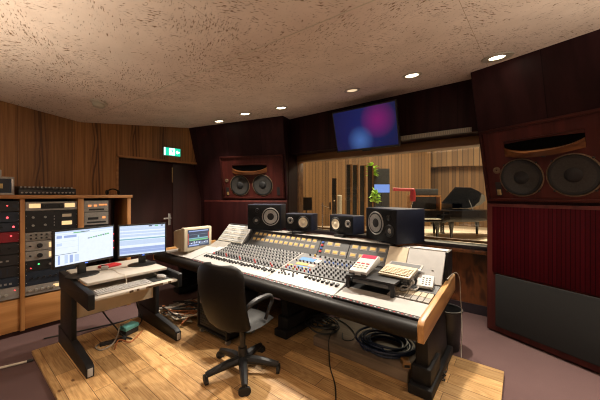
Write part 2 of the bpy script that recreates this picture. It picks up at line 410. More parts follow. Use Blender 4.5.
# thin joint strip on the ceiling fold
mb = MB(); ca, cb = crease(-4.7), crease(2.5)
mb.tube([(-4.74, ca, zc(ca)), (2.5, cb, zc(cb))], .003, 6)
struct(mb.build('trim_1', 'beige'))
# left wall with the doorway
mb = MB(); mb.box(-4.9, -4.75, -2.6, 1.587, 0, 3.4); mb.box(-4.9, -4.75, 1.587, 3.03, 2.07, 3.4); mb.box(-4.9, -4.75, 3.03, 3.5, 0, 3.4)
struct(mb.build('wall_left', 'veneer'))
mb = MB(); mb.box(-4.775, -4.735, 1.56, 1.59, 0, 2.10); mb.box(-4.775, -4.735, 1.56, 2.98, 2.07, 2.10)
struct(mb.build('trim_2', 'cabinet_h'))
struct(B(-4.765, -4.738, -2.6, 1.55, 0, .09).build('baseboard_left', 'doorwood'))
door = struct(B(-4.87, -4.80, 1.592, 2.45, .005, 2.065).build('door_1', 'doorwood', bevel=.004))
leaf = struct(B(-4.87, -4.80, 2.456, 3.025, .005, 2.065).build('door_2', 'doorwood', bevel=.004))
B(-4.80, -4.792, 2.435, 2.452, 1.72, 1.98).build('flush_bolt', 'brass', door, bevel=.002)
mb = MB(); mb.box(-4.80, -4.792, 2.37, 2.41, .98, 1.18); mb.cyl((-4.80, 2.39, 1.10), .010, .05, 0, 10); mb.box(-4.757, -4.742, 2.27, 2.40, 1.088, 1.112)
mb.build('door_handle', 'silver', door, bevel=.002)

# speaker walls (angled corners, upper half leaning into the room)
TH = math.atan(.21)
def speaker_wall(name, origin, ang, x0, x1, top):
    o = MB()
    o.prism([(0, 0), (0, 1.41), (-.21*(top-1.41), top), (.5, top), (.5, 0)], 0, x0, x1)
    w = struct(o.build(name, 'purple', None, (*origin, 0), (0, 0, R(ang)), bevel=.004, segs=1))
    return w
wl = speaker_wall('wall_corner_left', (-4.75, 3.03), 25, -.14, 1.66, 2.95)
wr = speaker_wall('wall_corner_right', (-.316, 3.79), -25.6, 0.0, 2.4, 3.1)
# lower cloth panels on both speaker walls
def lower_panels(w, x0, x1, both):
    f = MB(); f.box(x0, x1, -.03, -.001, .02, 1.405)
    struct(f.build('trim_3', 'redwood', w, bevel=.003))
    c = B(x0+(.06 if both else .005), x1-(.06 if both else .005), -.045, -.031, .66 if both else .10, 1.375).build('cloth_panel', 'redcloth' if both else 'wine', w, bevel=.004); struct(c)
    if both:
        g = B(x0+.10, x1-.06, -.060, -.031, .085, .645).build('grille_panel', 'grille', w, bevel=.006); struct(g)
lower_panels(wl, .03, 1.655, False)
lower_panels(wr, .02, 1.9, True)

def main_monitor(label, origin, ang, x0, x1, cx, tw, inner):
    t = thing('wall_loudspeaker', label, 'loudspeaker', (*origin, 1.41), (TH, 0, R(ang)), 'built-in wall loudspeakers')
    z0, z1 = .03, .80
    # front board with a horn opening is built from four boards around the opening
    h0, h1, k0, k1 = cx[0]-.12, cx[1]+.10, .50, .655
    mb = MB(); mb.box(x0+.03, x1-.03, -.008, .02, z0+.03, k0); mb.box(x0+.03, x1-.03, -.008, .02, k1, z1-.03)
    mb.box(x0+.03, h0, -.008, .02, k0, k1); mb.box(h1, x1-.03, -.008, .02, k0, k1)
    mb.build('front_board', 'redwood', t)
    mb = MB(); mb.box(x0, x1, -.03, .02, z1-.03, z1); mb.box(x0, x1, -.03, .02, z0, z0+.03)
    mb.box(x0, x0+.03, -.03, .02, z0+.03, z1-.03); mb.box(x1-.03, x1, -.03, .02, z0+.03, z1-.03)
    mb.build('frame', 'redtrim', t, bevel=.003)
    # horn: flat black painted for the shade of the opening, and curved wooden lips
    hm = (h0+h1)/2; hw = (h1-h0)/2
    mb = MB(); mb.box(h0, h1, -.002, .02, k0, k1)
    horn = mb.build('horn', 'throat_shade', t)
    mb = MB(); n = 18
    def lipg(i, j):
        x = h0 + (h1-h0)*i; q = (2*i-1)**2
        top = k0 + .030 + .060*q**1.5; bot = k0-.028 + .03*q
        P = [(x, -.010, top), (x, -.10*(1-q)-.012, top-.008), (x, -.085*(1-q)-.012, bot), (x, -.006, bot)]
        return P[min(3, int(round(j*3)))]
    mb.grid(n, 4, lipg); mb.build('horn_lip', 'lip', horn)
    mb = MB()
    def lipu(i, j):
        x = h0 + (h1-h0)*i; q = (2*i-1)**2
        bot = k1-.020-.012*q; P = [(x, -.008, k1), (x, -.02*(1-q)-.012, k1-.002), (x, -.01*(1-q)-.01, bot), (x, -.004, bot)]
        return P[min(3, int(round(j*3)))]
    mb.grid(n, 4, lipu); mb.build('horn_lip', 'redtrim', horn)
    for c in cx:
        rot = Matrix.Translation((c, -.008, .272)) @ Matrix.Rotation(PI/2, 4, 'X')
        mb = MB(); mb.lathe([(.193, 0), (.193, .008), (.184, .010), (.181, .004)], 40, rot, False)
        wf = mb.build('woofer', 'ring', t)
        mb = MB(); mb.lathe([(.183, .003), (.176, .015), (.160, .015), (.152, .011)], 40, rot, False); mb.build('surround', 'surround', wf)
        mb = MB(); mb.lathe([(.154, .012), (.11, .006), (.062, .001)], 40, rot, False); mb.build('cone', 'cone', wf)
        mb = MB(); mb.lathe([(.066, .001), (.055, .010), (.03, .017), (.0006, .019)], 28, rot, False); mb.build('dust_cap', 'conedark', wf)
        mb = MB()
        for a in (45, 135, 225, 315): mb.lathe([(.010, 0), (.008, .014)], 8, Matrix.Translation((c+.197*math.cos(R(a)), -.008, .272+.197*math.sin(R(a)))) @ Matrix.Rotation(PI/2, 4, 'X'))
        mb.build('bolts', 'surround', wf)
    mb = MB(); mb.lathe([(.036, 0), (.036, .006), (.030, .010), (.016, .010), (.008, .002)], 24, Matrix.Translation((tw, -.008, .362)) @ Matrix.Rotation(PI/2, 4, 'X'), False)
    mb.build('tweeter', 'ring', t)
    mb = MB(); mb.box(tw-.028, tw+.028, -.014, -.008, .09, .235)
    p = mb.build('port', 'conedark', t); B(tw-.018, tw+.022, -.020, -.013, .095, .155).build('port_plate', 'brass', p, bevel=.003)
    if inner is not None:
        B(inner-.028, inner+.028, -.014, -.008, .09, .235).build('port', 'conedark', t)
    mb = MB(); mb.lathe([(.022, 0), (.022, .006), (.014, .008), (.010, 0)], 16, Matrix.Translation(((cx[0]+cx[1])/2, -.008, .475)) @ Matrix.Rotation(PI/2, 4, 'X'), False)
    mb.build('vent', 'surround', t)
    return t
main_monitor('built-in wall loudspeaker with two woofers in the left corner beside the door', (-4.75, 3.03), 25, .43, 1.62, (.777, 1.215), .525, 1.50)
main_monitor('large built-in wall loudspeaker with two woofers at the right, above the red cloth', (-.316, 3.79), -25.6, .02, 1.14, (.366, .765), .150, None)

# window wall
struct(B(-3.5, -.15, 4.15, 4.32, 0, .79).build('wall_front', 'burl'))
struct(B(-3.5, -.15, 4.135, 4.15, 0, .12).build('baseboard_front', 'sill'))
mb = MB(); mb.box(-3.5, -.15, 4.05, 4.34, .79, .815); mb.box(-3.5, -.15, 4.02, 4.06, .775, .822)
struct(mb.build('trim_4', 'burl', bevel=.004))
struct(B(-3.5, -.15, 4.07, 4.3, .815, .868).build('trim_5', 'sill', bevel=.004))
soff = struct(B(-3.45, -.40, 3.85, 4.34, 2.245, 3.05).build('wall_header', 'purple', bevel=.004, segs=1))
struct(B(-3.5, -.15, 4.12, 4.34, 2.13, 2.245).build('trim_6', 'headerwood', bevel=.004))
mb = MB(); mb.box(-3.5, -.15, 4.32, 4.36, .868, .90); mb.box(-3.6, -3.37, 4.16, 4.34, .868, 2.13)
win = struct(mb.build('window_1', 'headerwood', bevel=.003))
pane = struct(B(-3.36, -.15, 4.205, 4.215, .868, 2.13).build('window_pane', 'glass', win))
# side return left of the window
mb = MB(); mb.prism([(-3.250, 3.76), (-3.37, 4.16), (-3.7, 4.3), (-3.7, 3.80)], 2, 0, 2.6)
struct(mb.build('wall_return_left', 'purple'))
mb = MB(); mb.prism([(-.26, 3.80), (-.10, 3.80), (-.10, 4.36), (-.33, 4.36), (-.33, 4.05)], 2, 0, 2.9)
struct(mb.build('wall_return_right', 'redwood'))

# live room behind the glass
struct(B(-12, 4, 4.36, 15.6, -.12, 0).build('floor_studio', 'livefloor'))
struct(B(-12, 4, 15.4, 15.6, 0, 5).build('wall_studio_back', 'slatwall'))
mb = MB(); mb.prism([(0, 0), (0, 5), (.15, 5), (.15, 0)], 0, -7, 7)
struct(mb.build('wall_studio_left', 'slatwall', None, (-9.0, 10.2, 0), (0, 0, R(38))))
mb = MB()
pts = []
for k in range(25):
    u = -6.4 + 6.3*k/24
    pts.append((u, 2.72 + .16*math.sin(k/24*PI)))
pts += [(-.1, 4.9), (-6.4, 4.9)]
mb.prism(pts, 1, 14.9, 15.3)
struct(mb.build('wall_studio_upper', 'slatupper'))
struct(B(-12, 4, 4.36, 15.6, 4.9, 5.0).build('ceiling_studio', 'slatupper'))
struct(B(3.9, 4, 4.36, 15.6, 0, 5).build('wall_studio_right', 'slatwall'))

# ------------------------------------------------------------------ ceiling fittings
sl = math.atan(.136)
for i, (u, v, lit, lab) in enumerate([
        (-3.94, 2.80, 1, 'round lit ceiling downlight nearest the dark left corner'),
        (-3.264, 2.78, 1, 'round lit ceiling downlight above the left wall loudspeaker, second from the left'),
        (-2.70, 2.96, 1, 'round lit ceiling downlight third from the left, left of the television'),
        (-1.597, 3.01, 0, 'unlit round ceiling downlight right above the television'),
        (-.909, 3.03, 1, 'round lit ceiling downlight right of the television'),
        (-.186, 3.16, 1, 'big bright ceiling downlight nearest the right wall loudspeaker')]):
    t = thing('ceiling_downlight', lab, 'ceiling light', (u, v, zc(v)-.001), (sl, 0, 0), 'recessed downlights along the ceiling')
    MB().lathe([(.062, .002), (.064, -.008), (.092 + (.03 if i == 5 else 0), -.010), (.096 + (.03 if i == 5 else 0), -.001)], 32, None, False).build('trim_ring', 'cream', t)
    MB().lathe([(.001, -.006), (.055, -.006), (.062, -.003), (.062, .0)], 32, None, False).build('lamp_glass', 'lamp' if lit else 'lampoff', t)
u, v = -3.685, 1.045
t = thing('smoke_detector', 'small round cream smoke detector on the ceiling near the left wall', 'smoke detector', (u, v, zc(crease(u))+.13*(crease(u)-v)-.001), (-.129, 0, 0))
MB().lathe([(.085, 0), (.085, -.012), (.078, -.016)], 28).build('base', 'pale', t)
MB().lathe([(.062, -.016), (.058, -.040), (.040, -.058), (.01, -.06)], 28).build('sensor_head', 'cream', t)

# exit sign
t = thing('exit_sign', 'lit green running-man exit sign on the wood wall above the door', 'exit sign', (-4.749, 2.40, 2.24))
B(0, .035, -.15, .15, -.072, .072).build('housing', 'silverpaint', t, bevel=.004)
face = B(.035, .037, -.144, .144, -.066, .066).build('sign_face', 'exitgreen', t)
mb = MB()
mb.box(.037, .0385, -.055, .045, -.055, .058)
mb.build('doorway_symbol', 'exitwhite', face)
mb = MB()   # running figure in the white doorway
g = lambda pts: mb.prism(pts, 0, .0385, .0395)
mb.lathe([(.009, 0), (.009, .001)], 12, Matrix.Translation((.0385, -.004, .043)) @ Matrix.Rotation(PI/2, 4, 'Y'))
g([(-.008, .030), (.012, .028), (.006, -.004), (-.012, -.002)])
g([(-.012, -.002), (.0, -.004), (-.012, -.028), (-.034, -.036), (-.036, -.028), (-.02, -.022)])
g([(-.002, -.004), (.008, -.002), (.022, -.022), (.018, -.048), (.009, -.046), (.011, -.024)])
g([(.012, .028), (.010, .018), (.028, .006), (.038, .016), (.033, .021), (.027, .015)])
g([(-.008, .030), (-.006, .020), (-.026, .012), (-.030, -.004), (-.036, -.002), (-.034, .018)])
mb.build('running_figure', 'exitgreen', face)
mb = MB()
mb.prism([(.062, 0), (.088, .034), (.088, .013), (.128, .013), (.128, -.013), (.088, -.013), (.088, -.034)], 0, .037, .0385)
mb.build('arrow', 'exitwhite', face)
B(.037, .0385, -.142, -.120, -.064, .064).build('side_stripe', 'exitwhite', face)

# television on the header, leaning down
t = thing('television', 'wide flat television with a blue picture mounted above the studio window', 'television', (-1.68, 3.52, 2.405), (math.atan(.15/.555), 0, 0))
W, Hh = .925, .575
B(-W/2, W/2, -.02, .025, -Hh/2, Hh/2).build('housing', 'blackplastic', t, bevel=.005)
B(-W/2+.018, W/2-.018, -.0225, -.0205, -Hh/2+.026, Hh/2-.018).build('screen', 'tv', t)
B(-.25, .25, .025, .06, -.18, .18).build('rear_housing', 'blackplastic', t, bevel=.01)
B(-.06, .06, -.02, .01, -Hh/2-.018, -Hh/2+.002).build('sensor_bar', 'blackplastic', t)
mb = MB(); mb.box(-.10, .10, .06, .348, -.03, .06); mb.build('wall_bracket', 'black', t)
# air grille on the lower edge of the header
t = thing('air_grille', 'long narrow air grille with pale slats on the lower edge of the window header', 'air vent', (-.90, 3.849, 2.245))
B(-.45, .43, -.022, 0, 0, .055).build('frame', 'silverpaint', t, bevel=.002)
me = B(-.005, .005, -.030, -.020, .006, .049).mesh('slat', 'cream')
for k in range(42): inst('slat', me, t, (-.43 + k*.0205, 0, 0))

# ------------------------------------------------------------------ wooden platform
tag(B(-3.62, -.12, .49, 2.88, 0.001, .034).build('wooden_platform', 'planks', bevel=.004), 'low knotty pine plank platform under the console, desk and chair', 'platform')
FZ = .034

# ------------------------------------------------------------------ rack cabinet on the left wall
t = thing('rack_cabinet', 'long orange-brown wooden rack cabinet along the left wall', 'cabinet', (-4.2, 0, 0))
D0 = -.50
B(D0, .015, -1.1, 1.575, 1.46, 1.5).build('top_board', 'cabinet_h', t, bevel=.003)
B(D0, 0, 1.515, 1.56, 0, 1.46).build('side_panel', 'cabinet', t, bevel=.003)
for v0, v1 in ((.479, .517), (.977, 1.036), (-.02, .018)):
    B(D0+.02, 0, v0, v1, .04, 1.46).build('divider', 'cabinet', t, bevel=.003)
B(D0, D0+.015, -1.1, 1.515, 0, 1.46).build('back_panel', 'doorwood', t)
for v0, v1 in ((.019, .478), (.518, .976), (1.037, 1.514)):
    B(D0+.02, -.012, v0, v1, .05, .385).build('base_panel', 'cabinet_h', t, bevel=.003)
B(D0, -.03, -1.1, 1.515, 0, .05).build('plinth', 'doorwood', t)
B(D0+.02, -.012, -1.1, -.021, .05, 1.455).build('closed_panel', 'cabinet', t)

knob_me = {}
def knob_mesh(r, h, mat):
    k = (r, h, mat)
    if k not in knob_me:
        knob_me[k] = MB().lathe([(r, 0), (r*.95, h*.75), (r*.75, h), (.0005, h)], 12, Matrix.Rotation(PI/2, 4, 'Y')).mesh('knob', mat)
    return knob_me[k]
def rack_unit(label, v0, v1, z0, z1, face, items, depth=.34, name='rack_unit'):
    """items in face fractions (fv from the left, fz from the bottom): (kind, fv, fz, w, h, material)"""
    t = thing(name, label, 'audio rack unit', (-4.2-.02, v0, z0), 0, 'rack units in the wooden cabinet')
    w, h = v1-v0, z1-z0
    B(-depth, -.004, .012, w-.012, .003, h-.003).build('chassis', 'black', t)
    B(-.004, .004, .001, w-.001, .0015, h-.0015).build('face_plate', face, t, bevel=.0015, segs=1)
    for it in items:
        k, fv, fz = it[0], it[1]*w, it[2]*h
        if k == 'knob': inst('knob', knob_mesh(it[3], .018, it[4]), t, (.004, fv, fz))
        elif k == 'led': MB().lathe([(it[3]*.75, 0), (it[3]*.6, .004), (.0005, .006)], 10, Matrix.Rotation(PI/2, 4, 'Y')).build('indicator_light', it[4], t, (.004, fv, fz))
        else: B(.004, .007, fv-it[3]/2, fv+it[3]/2, fz-it[4]/2, fz+it[4]/2).build(k, it[5], t, bevel=.001, segs=1)
    inst_s = MB()
    for a in (.01, w-.01):
        for q in (.22*h, .78*h): inst_s.cyl((.004, a, q), .004, .002, 0, 8)
    inst_s.build('screws', 'silver', t)
    return t
b1 = (.02, .477)
rack_unit('black rack unit with one red light, topmost at the left edge', *b1, 1.325, 1.44, 'blackplastic', [('led', .80, .55, .008, 'ledred'), ('knob', .3, .5, .014, 'black'), ('knob', .55, .5, .014, 'black'), ('panel', .93, .5, .04, .03, 'navyface')])
rack_unit('black rack unit with a glowing red lamp, second down at the left edge', *b1, 1.215, 1.322, 'navyface', [('led', .80, .45, .013, 'ledred'), ('knob', .3, .5, .014, 'black'), ('knob', .55, .5, .012, 'silver')])
rack_unit('black rack unit with a red lamp at its right, just above the red unit', *b1, 1.115, 1.212, 'navyface', [('led', .90, .5, .013, 'ledred'), ('knob', .5, .5, .012, 'black'), ('knob', .7, .5, .012, 'black')])
rack_unit('deep red rack unit at the left edge', *b1, 1.0, 1.112, 'redface', [('led', .86, .6, .010, 'ledred'), ('display', .55, .55, .12, .05, 'reddisplay'), ('knob', .3, .5, .012, 'black')])
rack_unit('dark rack unit directly under the red unit', *b1, .875, .997, 'blackplastic', [('knob', .6+.12*k, .5, .011, 'black') for k in range(3)] + [('panel', .3, .5, .15, .06, 'navyface')])
rack_unit('dark rack unit with small grey buttons, second under the red unit', *b1, .755, .872, 'blackplastic', [('button', .5+.1*k, .45, .022, .018, 'silverpaint') for k in range(4)])
rack_unit('dark ventilated rack unit, third under the red unit', *b1, .635, .752, 'black', [('vent_slot', .2+.1*k, .5, .012, .07, 'navyface') for k in range(7)])
rack_unit('dark grey rack unit with a strip of buttons, second from bottom at the left edge', *b1, .53, .632, 'navyface', [('button', .45+.08*k, .35, .02, .02, 'silverpaint') for k in range(6)])
rack_unit('silver grey rack unit with knobs and a red light, lowest at the left edge', *b1, .40, .527, 'silverpaint', [('knob', .45+.11*k, .42, .015, 'silver') for k in range(4)] + [('led', .92, .7, .008, 'ledred')])
b2 = (.519, .975)
rack_unit('grey rack unit with two amber meters, topmost of the middle bay', *b2, 1.325, 1.425, 'silverpaint', [('meter', .17, .55, .095, .048, 'vubright'), ('meter', .84, .55, .095, .048, 'vubright'), ('display', .5, .5, .20, .06, 'black'), ('knob', .36, .5, .010, 'black'), ('knob', .64, .5, .010, 'black')])
rack_unit('tall black rack unit with chrome knobs and two amber windows', *b2, 1.09, 1.322, 'blackplastic',
          [('knob', x, z, .013, 'silver') for x in (.14, .36) for z in (.32, .70)] + [('switch', .53, z, .008, .014, 'silver') for z in (.28, .42, .58, .72)] +
          [('meter', .78, .74, .085, .034, 'beige'), ('meter', .78, .36, .095, .045, 'vubright')])
rack_unit('grey rack unit with a double row of small black knobs', *b2, .993, 1.087, 'silverpaint', [('knob', .10+.095*k, z, .010, 'black') for k in range(6) for z in (.3, .7)] + [('panel', .82, .5, .09, .05, 'black')])
rack_unit('silver rack unit with one large black knob, upper of the two alike', *b2, .885, .99, 'silverpaint', [('knob', .26, .5, .026, 'black'), ('knob', .09, .5, .010, 'black'), ('meter', .47, .5, .040, .060, 'vubright'), ('knob', .7, .5, .026, 'black')])
rack_unit('silver rack unit with one large black knob, lower of the two alike', *b2, .777, .882, 'silverpaint', [('knob', .26, .5, .026, 'black'), ('knob', .09, .5, .010, 'black'), ('meter', .47, .5, .040, .060, 'vubright'), ('knob', .7, .5, .026, 'black')])
rack_unit('black rack unit with a green light and small white legends', *b2, .663, .774, 'blackplastic', [('led', .24, .62, .011, 'ledgreen'), ('led', .10, .30, .007, 'ledred'), ('knob', .45, .5, .012, 'silver'), ('knob', .62, .5, .012, 'silver'), ('button', .82, .5, .03, .03, 'silverpaint')])
rack_unit('navy rack unit with a row of knobs, second from bottom of the middle bay', *b2, .507, .66, 'navyface', [('knob', .12+.11*k, .5, .012, 'black') for k in range(8)])
rack_unit('silver rack unit with knobs and a lit button, lowest of the middle bay', *b2, .402, .504, 'silverpaint', [('knob', .08+.11*k, .5, .016, 'silver') for k in range(5)] + [('button', .62, .6, .10, .035, 'vubright')])
b3 = (1.04, 1.30)
rack_unit('narrow grey rack unit with a row of orange lit windows', *b3, 1.29, 1.43, 'silverpaint', [('display', .22, .55, .035, .024, 'orangelit'), ('display', .45, .55, .035, .024, 'orangelit'), ('display', .70, .62, .05, .02, 'orangelit'), ('display', .88, .62, .03, .02, 'orangelit'), ('panel', .5, .2, .16, .02, 'black')])
rack_unit('narrow grey rack unit with a single lit window, beneath the orange windows', *b3, 1.125, 1.287, 'silverpaint', [('panel', .36, .5, .11, .03, 'black'), ('display', .80, .55, .035, .028, 'orangelit'), ('panel', .5, .2, .2, .02, 'black')])
rack_unit('narrow black rack unit mostly hidden behind the left monitor', *b3, .95, 1.12, 'blackplastic', [('led', .9, .6, .006, 'ledred'), ('led', .9, .3, .006, 'ledred')])
rack_unit('black recorder unit low in the right bay behind the monitors', *b3, .75, .945, 'blackplastic', [('panel', .5, .5, .18, .10, 'navyface')])
B(D0+.02, -.012, 1.305, 1.32, .385, 1.46).build('divider', 'doorwood', bpy.data.objects['rack_cabinet'])

# on top of the cabinet
t = thing('equipment_case', 'blue equipment case with a silver rim at the left end of the cabinet top', 'case', (-4.45, .20, 1.5))
B(-.17, .16, -.24, .24, .004, .19).build('shell', 'casing', t, bevel=.012)
mb = MB(); mb.box(.155, .17, -.245, .245, .0, .022); mb.box(.155, .17, -.245, .245, .172, .194); mb.box(.155, .17, -.245, -.223, .022, .172); mb.box(.155, .17, .223, .245, .022, .172)
mb.build('rim', 'silver', t, bevel=.003)
B(.158, .166, .02, .16, .07, .12).build('badge', 'brass', t)
B(.158, .163, -.2, .21, .03, .165).build('face_plate', 'navyface', t)
t = thing('pale_box', 'pale grey box lying on the blue equipment case', 'box', (-4.43, .13, 1.695))
B(-.15, .15, -.22, .22, 0, .07).build('body', 'greylight', t, bevel=.006); B(.15, .153, -.2, .2, .03, .036).build('seam', 'grey', t)
t = thing('line_mixer', 'flat black mixer with rows of knobs on the cabinet top', 'mixer', (-4.40, .72, 1.5))
B(-.15, .15, -.245, .25, .0, .05).build('body', 'blackplastic', t, bevel=.004)
mb = MB(); mb.prism([(-.15, .05), (.15, .05), (.13, .075), (-.15, .10)], 1, -.245, .25); mb.build('top_panel', 'black', t, bevel=.003)
me = MB().cyl((0, 0, 0), .009, .016, 0, 10).mesh('knob', 'silverpaint')
for k in range(14): inst('knob', me, t, (.15, -.22+.034*k, .026))
me = MB().cyl((0, 0, 0), .008, .018, 2, 8).mesh('knob', 'knobpale')
for k in range(14): inst('knob', me, t, (.08, -.22+.034*k, .078))
t = thing('headphones', 'black headphones resting at the right end of the cabinet top', 'headphones', (-4.40, 1.41, 1.5))
mb = MB(); mb.tube([(0, .075*math.cos(a), .012+.07*math.sin(a)) for a in [PI*k/14 for k in range(15)]], .009, 8); mb.build('headband', 'leather', t)
for s in (-1, 1):
    MB().lathe([(.028, -.012), (.034, 0), (.030, .014), (.01, .018)], 18, Matrix.Translation((.0, s*.072, .036)) @ Matrix.Rotation(PI/2*s, 4, 'X')).build('ear_cup', 'leather', t)

# ------------------------------------------------------------------ computer desk
t = thing('computer_desk', 'white-topped computer desk with black side frames', 'desk', (0, 0, FZ))
Z = -FZ
for v0, v1 in ((.688, .735), (1.425, 1.472)):
    mb = MB(); mb.prism([(-3.62, .742+Z), (-3.62, .585+Z), (-2.69, .578+Z), (-2.685, .705+Z), (-2.70, .715+Z)], 1, v0, v1)
    mb.build('side_panel', 'blackwood', t, bevel=.006)
    lg = B(-3.58, -3.18, v0+.004, v1-.004, .10, .585+Z).build('leg', 'blackwood', t, bevel=.004)
    mb = MB(); mb.prism([(-3.62, 0), (-3.62, .17), (-3.20, .15), (-2.76, .105), (-2.715, .085), (-2.715, 0)], 1, v0-.004, v1+.004)
    mb.build('foot', 'blackwood', lg, bevel=.006)
    B(-2.716, -2.708, v0+.004, v1-.008, .012, .075).build('foot_cap', 'greylight', lg, bevel=.002)
B(-3.58, -2.90, .737, 1.423, .722+Z, .748+Z).build('upper_shelf', 'desktop', t, bevel=.006)
mb = MB(); mb.box(-3.16, -2.695, .737, 1.45, .640+Z, .662+Z)
tray = mb.build('keyboard_tray', 'desktop', t, bevel=.005)
mb = MB()
for k, (a, bb) in enumerate(((.99, 1.02), (1.05, 1.07), (1.13, 1.28), (1.33, 1.36))): mb.box(-2.698, -2.690, a, bb, .643+Z, .661+Z)
mb.build('worn_patches', 'trunk', tray)
B(-3.24, -3.22, .737, 1.423, .36+Z, .62+Z).build('modesty_panel', 'beige', t, bevel=.003)
B(-2.74, -2.70, 1.45, 1.475, .58+Z, .65+Z).build('end_bracket', 'blackwood', t, bevel=.004)

def keys(parent, rows, cols, pu, pv, z, w, mat, u0, v0, h=.008):
    mb = MB()
    for r in range(rows):
        for c in range(cols): mb.box(u0+r*pu, u0+r*pu+w[0], v0+c*pv, v0+c*pv+w[1], z, z+h)
    return stuff(mb.build('keycaps', mat, parent))
t = thing('computer_keyboard', 'slim white computer keyboard on the desk tray', 'keyboard', (-2.83, .99, .662))
B(-.075, .075, -.22, .22, 0, .012).build('body', 'white', t, bevel=.004)
keys(t, 5, 21, .026, .0205, .012, (.021, .0165), 'greylight', -.066, -.214, .006)
tag(B(-.10, .09, -.11, .11, 0, .004).build('mouse_pad', 'rubber', None, (-2.86, 1.335, .662), bevel=.001), 'black mouse pad at the right end of the desk tray', 'mouse pad')
t = thing('computer_mouse', 'white computer mouse on the black mouse pad', 'mouse', (-2.85, 1.34, .666), R(20))
mb = MB(); mb.lathe([(.001, .032), (.02, .030), (.030, .020), (.032, .008), (.030, 0)], 20, Matrix.Scale(1.7, 4, (1, 0, 0)), True); mb.build('shell', 'white', t)
B(.015, .035, -.003, .003, .026, .031).build('scroll_wheel', 'grey', t)

def monitor(label, a, b, z0, z1, rects, bc, pivot_z, led):
    """a,b: lower corners seen from the front, left to right (u,v)"""
    d = Vector((b[0]-a[0], b[1]-a[1])); w = d.length; ang = math.atan2(d.y, d.x)
    cx, cy = (a[0]+b[0])/2, (a[1]+b[1])/2
    t = thing('computer_monitor', label, 'monitor', (cx, cy, pivot_z), ang, 'pair of computer monitors on the desk')
    h = z1-z0; zb = z0-pivot_z
    B(-w/2, w/2, 0, .03, zb, zb+h).build('bezel', 'blackplastic', t, bevel=.004)
    B(-w*.4, w*.4, .03, .055, zb+.05, zb+h-.05).build('rear_housing', 'blackplastic', t, bevel=.01)
    bz, bb = .014, .022
    sw, sh = w-2*bz, h-bz-bb
    mb = MB(); mb.mi = 0; mb.box(-sw/2, sw/2, -.0015, .0, zb+bb, zb+bb+sh)
    mats = ['scrwhite']
    for k, (x0, x1, y0, y1, m) in enumerate(rects):
        if m not in mats: mats.append(m)
        mb.mi = mats.index(m)
        mb.box(-sw/2+x0*sw, -sw/2+x1*sw, -.0022-k*.00004, -.0015, zb+bb+y0*sh, zb+bb+y1*sh)
    mb.build('screen', mats, t)
    MB().lathe([(.115, .0), (.112, .008), (.05, .014), (.0005, .016)], 32, Matrix.Translation((0, .06, 0)) @ Matrix.Scale(1.2, 4, (1, 0, 0))).build('base', 'blackplastic', t)
    B(-.035, .035, .06, .085, .012, zb+.10).build('neck', 'blackplastic', t, bevel=.006)
    mb = MB()
    for q in range(led): mb.box(w/2-.010, w/2-.004, -.002, .0, zb+.10+q*.07, zb+.107+q*.07)
    if led: mb.build('indicator_lights', 'ledred', t)
    B(-.012, .012, -.002, 0, zb+.004, zb+.012).build('power_light', 'ledblue', t)
    return t
rs = [(0, 1, .955, 1, 'scrpale'), (.0, 1, .90, .91, 'scrpale'), (.02, .1, .80, .88, 'scrblue'), (.13, .33, .80, .87, 'scrblue'), (.28, .46, .915, .945, 'scrgreen'), (.40, .55, .925, .95, 'scrgrey'),
      (.0, .36, .70, .705, 'scrpale'), (.0, .36, .52, .525, 'scrpale'), (.36, .365, .35, .80, 'scrpale'), (.02, .10, .58, .66, 'scrpale'), (.04, .07, .05, .30, 'scrblue'), (.14, .19, .05, .30, 'scrpale'), (.22, .27, .05, .28, 'scrblue'),
      (.0, .34, .32, .335, 'scrgrey'), (.30, .37, .05, .27, 'scrpale')]
for k in range(9): rs.append((.52+.045*k, .555+.045*k, .70+.008*k, .73+.01*k, 'scrgreen' if k % 3 else 'scrgrey'))
monitor('left of the two desk monitors, white window with small blue blocks', (-3.118, .555), (-3.253, 1.054), .862, 1.196, rs, None, .748, 3)
rs = [(0, 1, .94, 1, 'scrpale'), (.62, .70, .945, .985, 'scrdark'), (.76, .84, .945, .985, 'scrgreen'), (.90, .95, .945, .985, 'scrdark'), (0, 1, .62, .93, 'scrpale'), (0, 1, .80, .84, 'scrwhite'), (0, 1, .70, .73, 'scrwhite'),
      (0, 1, .52, .56, 'scrteal'), (0, 1, .34, .50, 'scrpale'), (0, 1, .26, .33, 'scrwhite'), (0, 1, .02, .25, 'scrblue'), (0, 1, .02, .06, 'scrpale'), (0, 1, .14, .15, 'scrpale')]
monitor('right of the two desk monitors, pale blue horizontal bands', (-3.227, 1.078), (-3.119, 1.519), .852, 1.192, rs, None, .748, 0)
t = thing('red_pouch', 'flat red pouch on the desk between the two monitor bases', 'pouch', (-3.40, 1.06, .748), R(15))
B(-.06, .06, -.09, .09, 0, .022).build('body', 'red', t, bevel=.009); B(-.03, .03, -.07, -.05, .022, .026).build('zip_tab', 'black', t)
t = thing('small_white_box', 'small white plug box on the desk shelf beside the left monitor base', 'plug box', (-3.30, .985, .748), R(-20))
B(-.022, .022, -.03, .03, 0, .035).build('body', 'white', t, bevel=.006); B(-.01, .01, .03, .034, .01, .022).build('socket', 'black', t)
tag(MB().tube(bez([(-3.33, .98, .752), (-3.20, 1.03, .753), (-3.02, 1.02, .753), (-2.91, 1.03, .754), (-2.885, 1.03, .73), (-2.875, 1.03, .685), (-2.85, 1.02, .680)], 6), .0028, 6).build('keyboard_cable', 'whitecable'), 'thin white cable running from the desk shelf to the keyboard', 'cable')

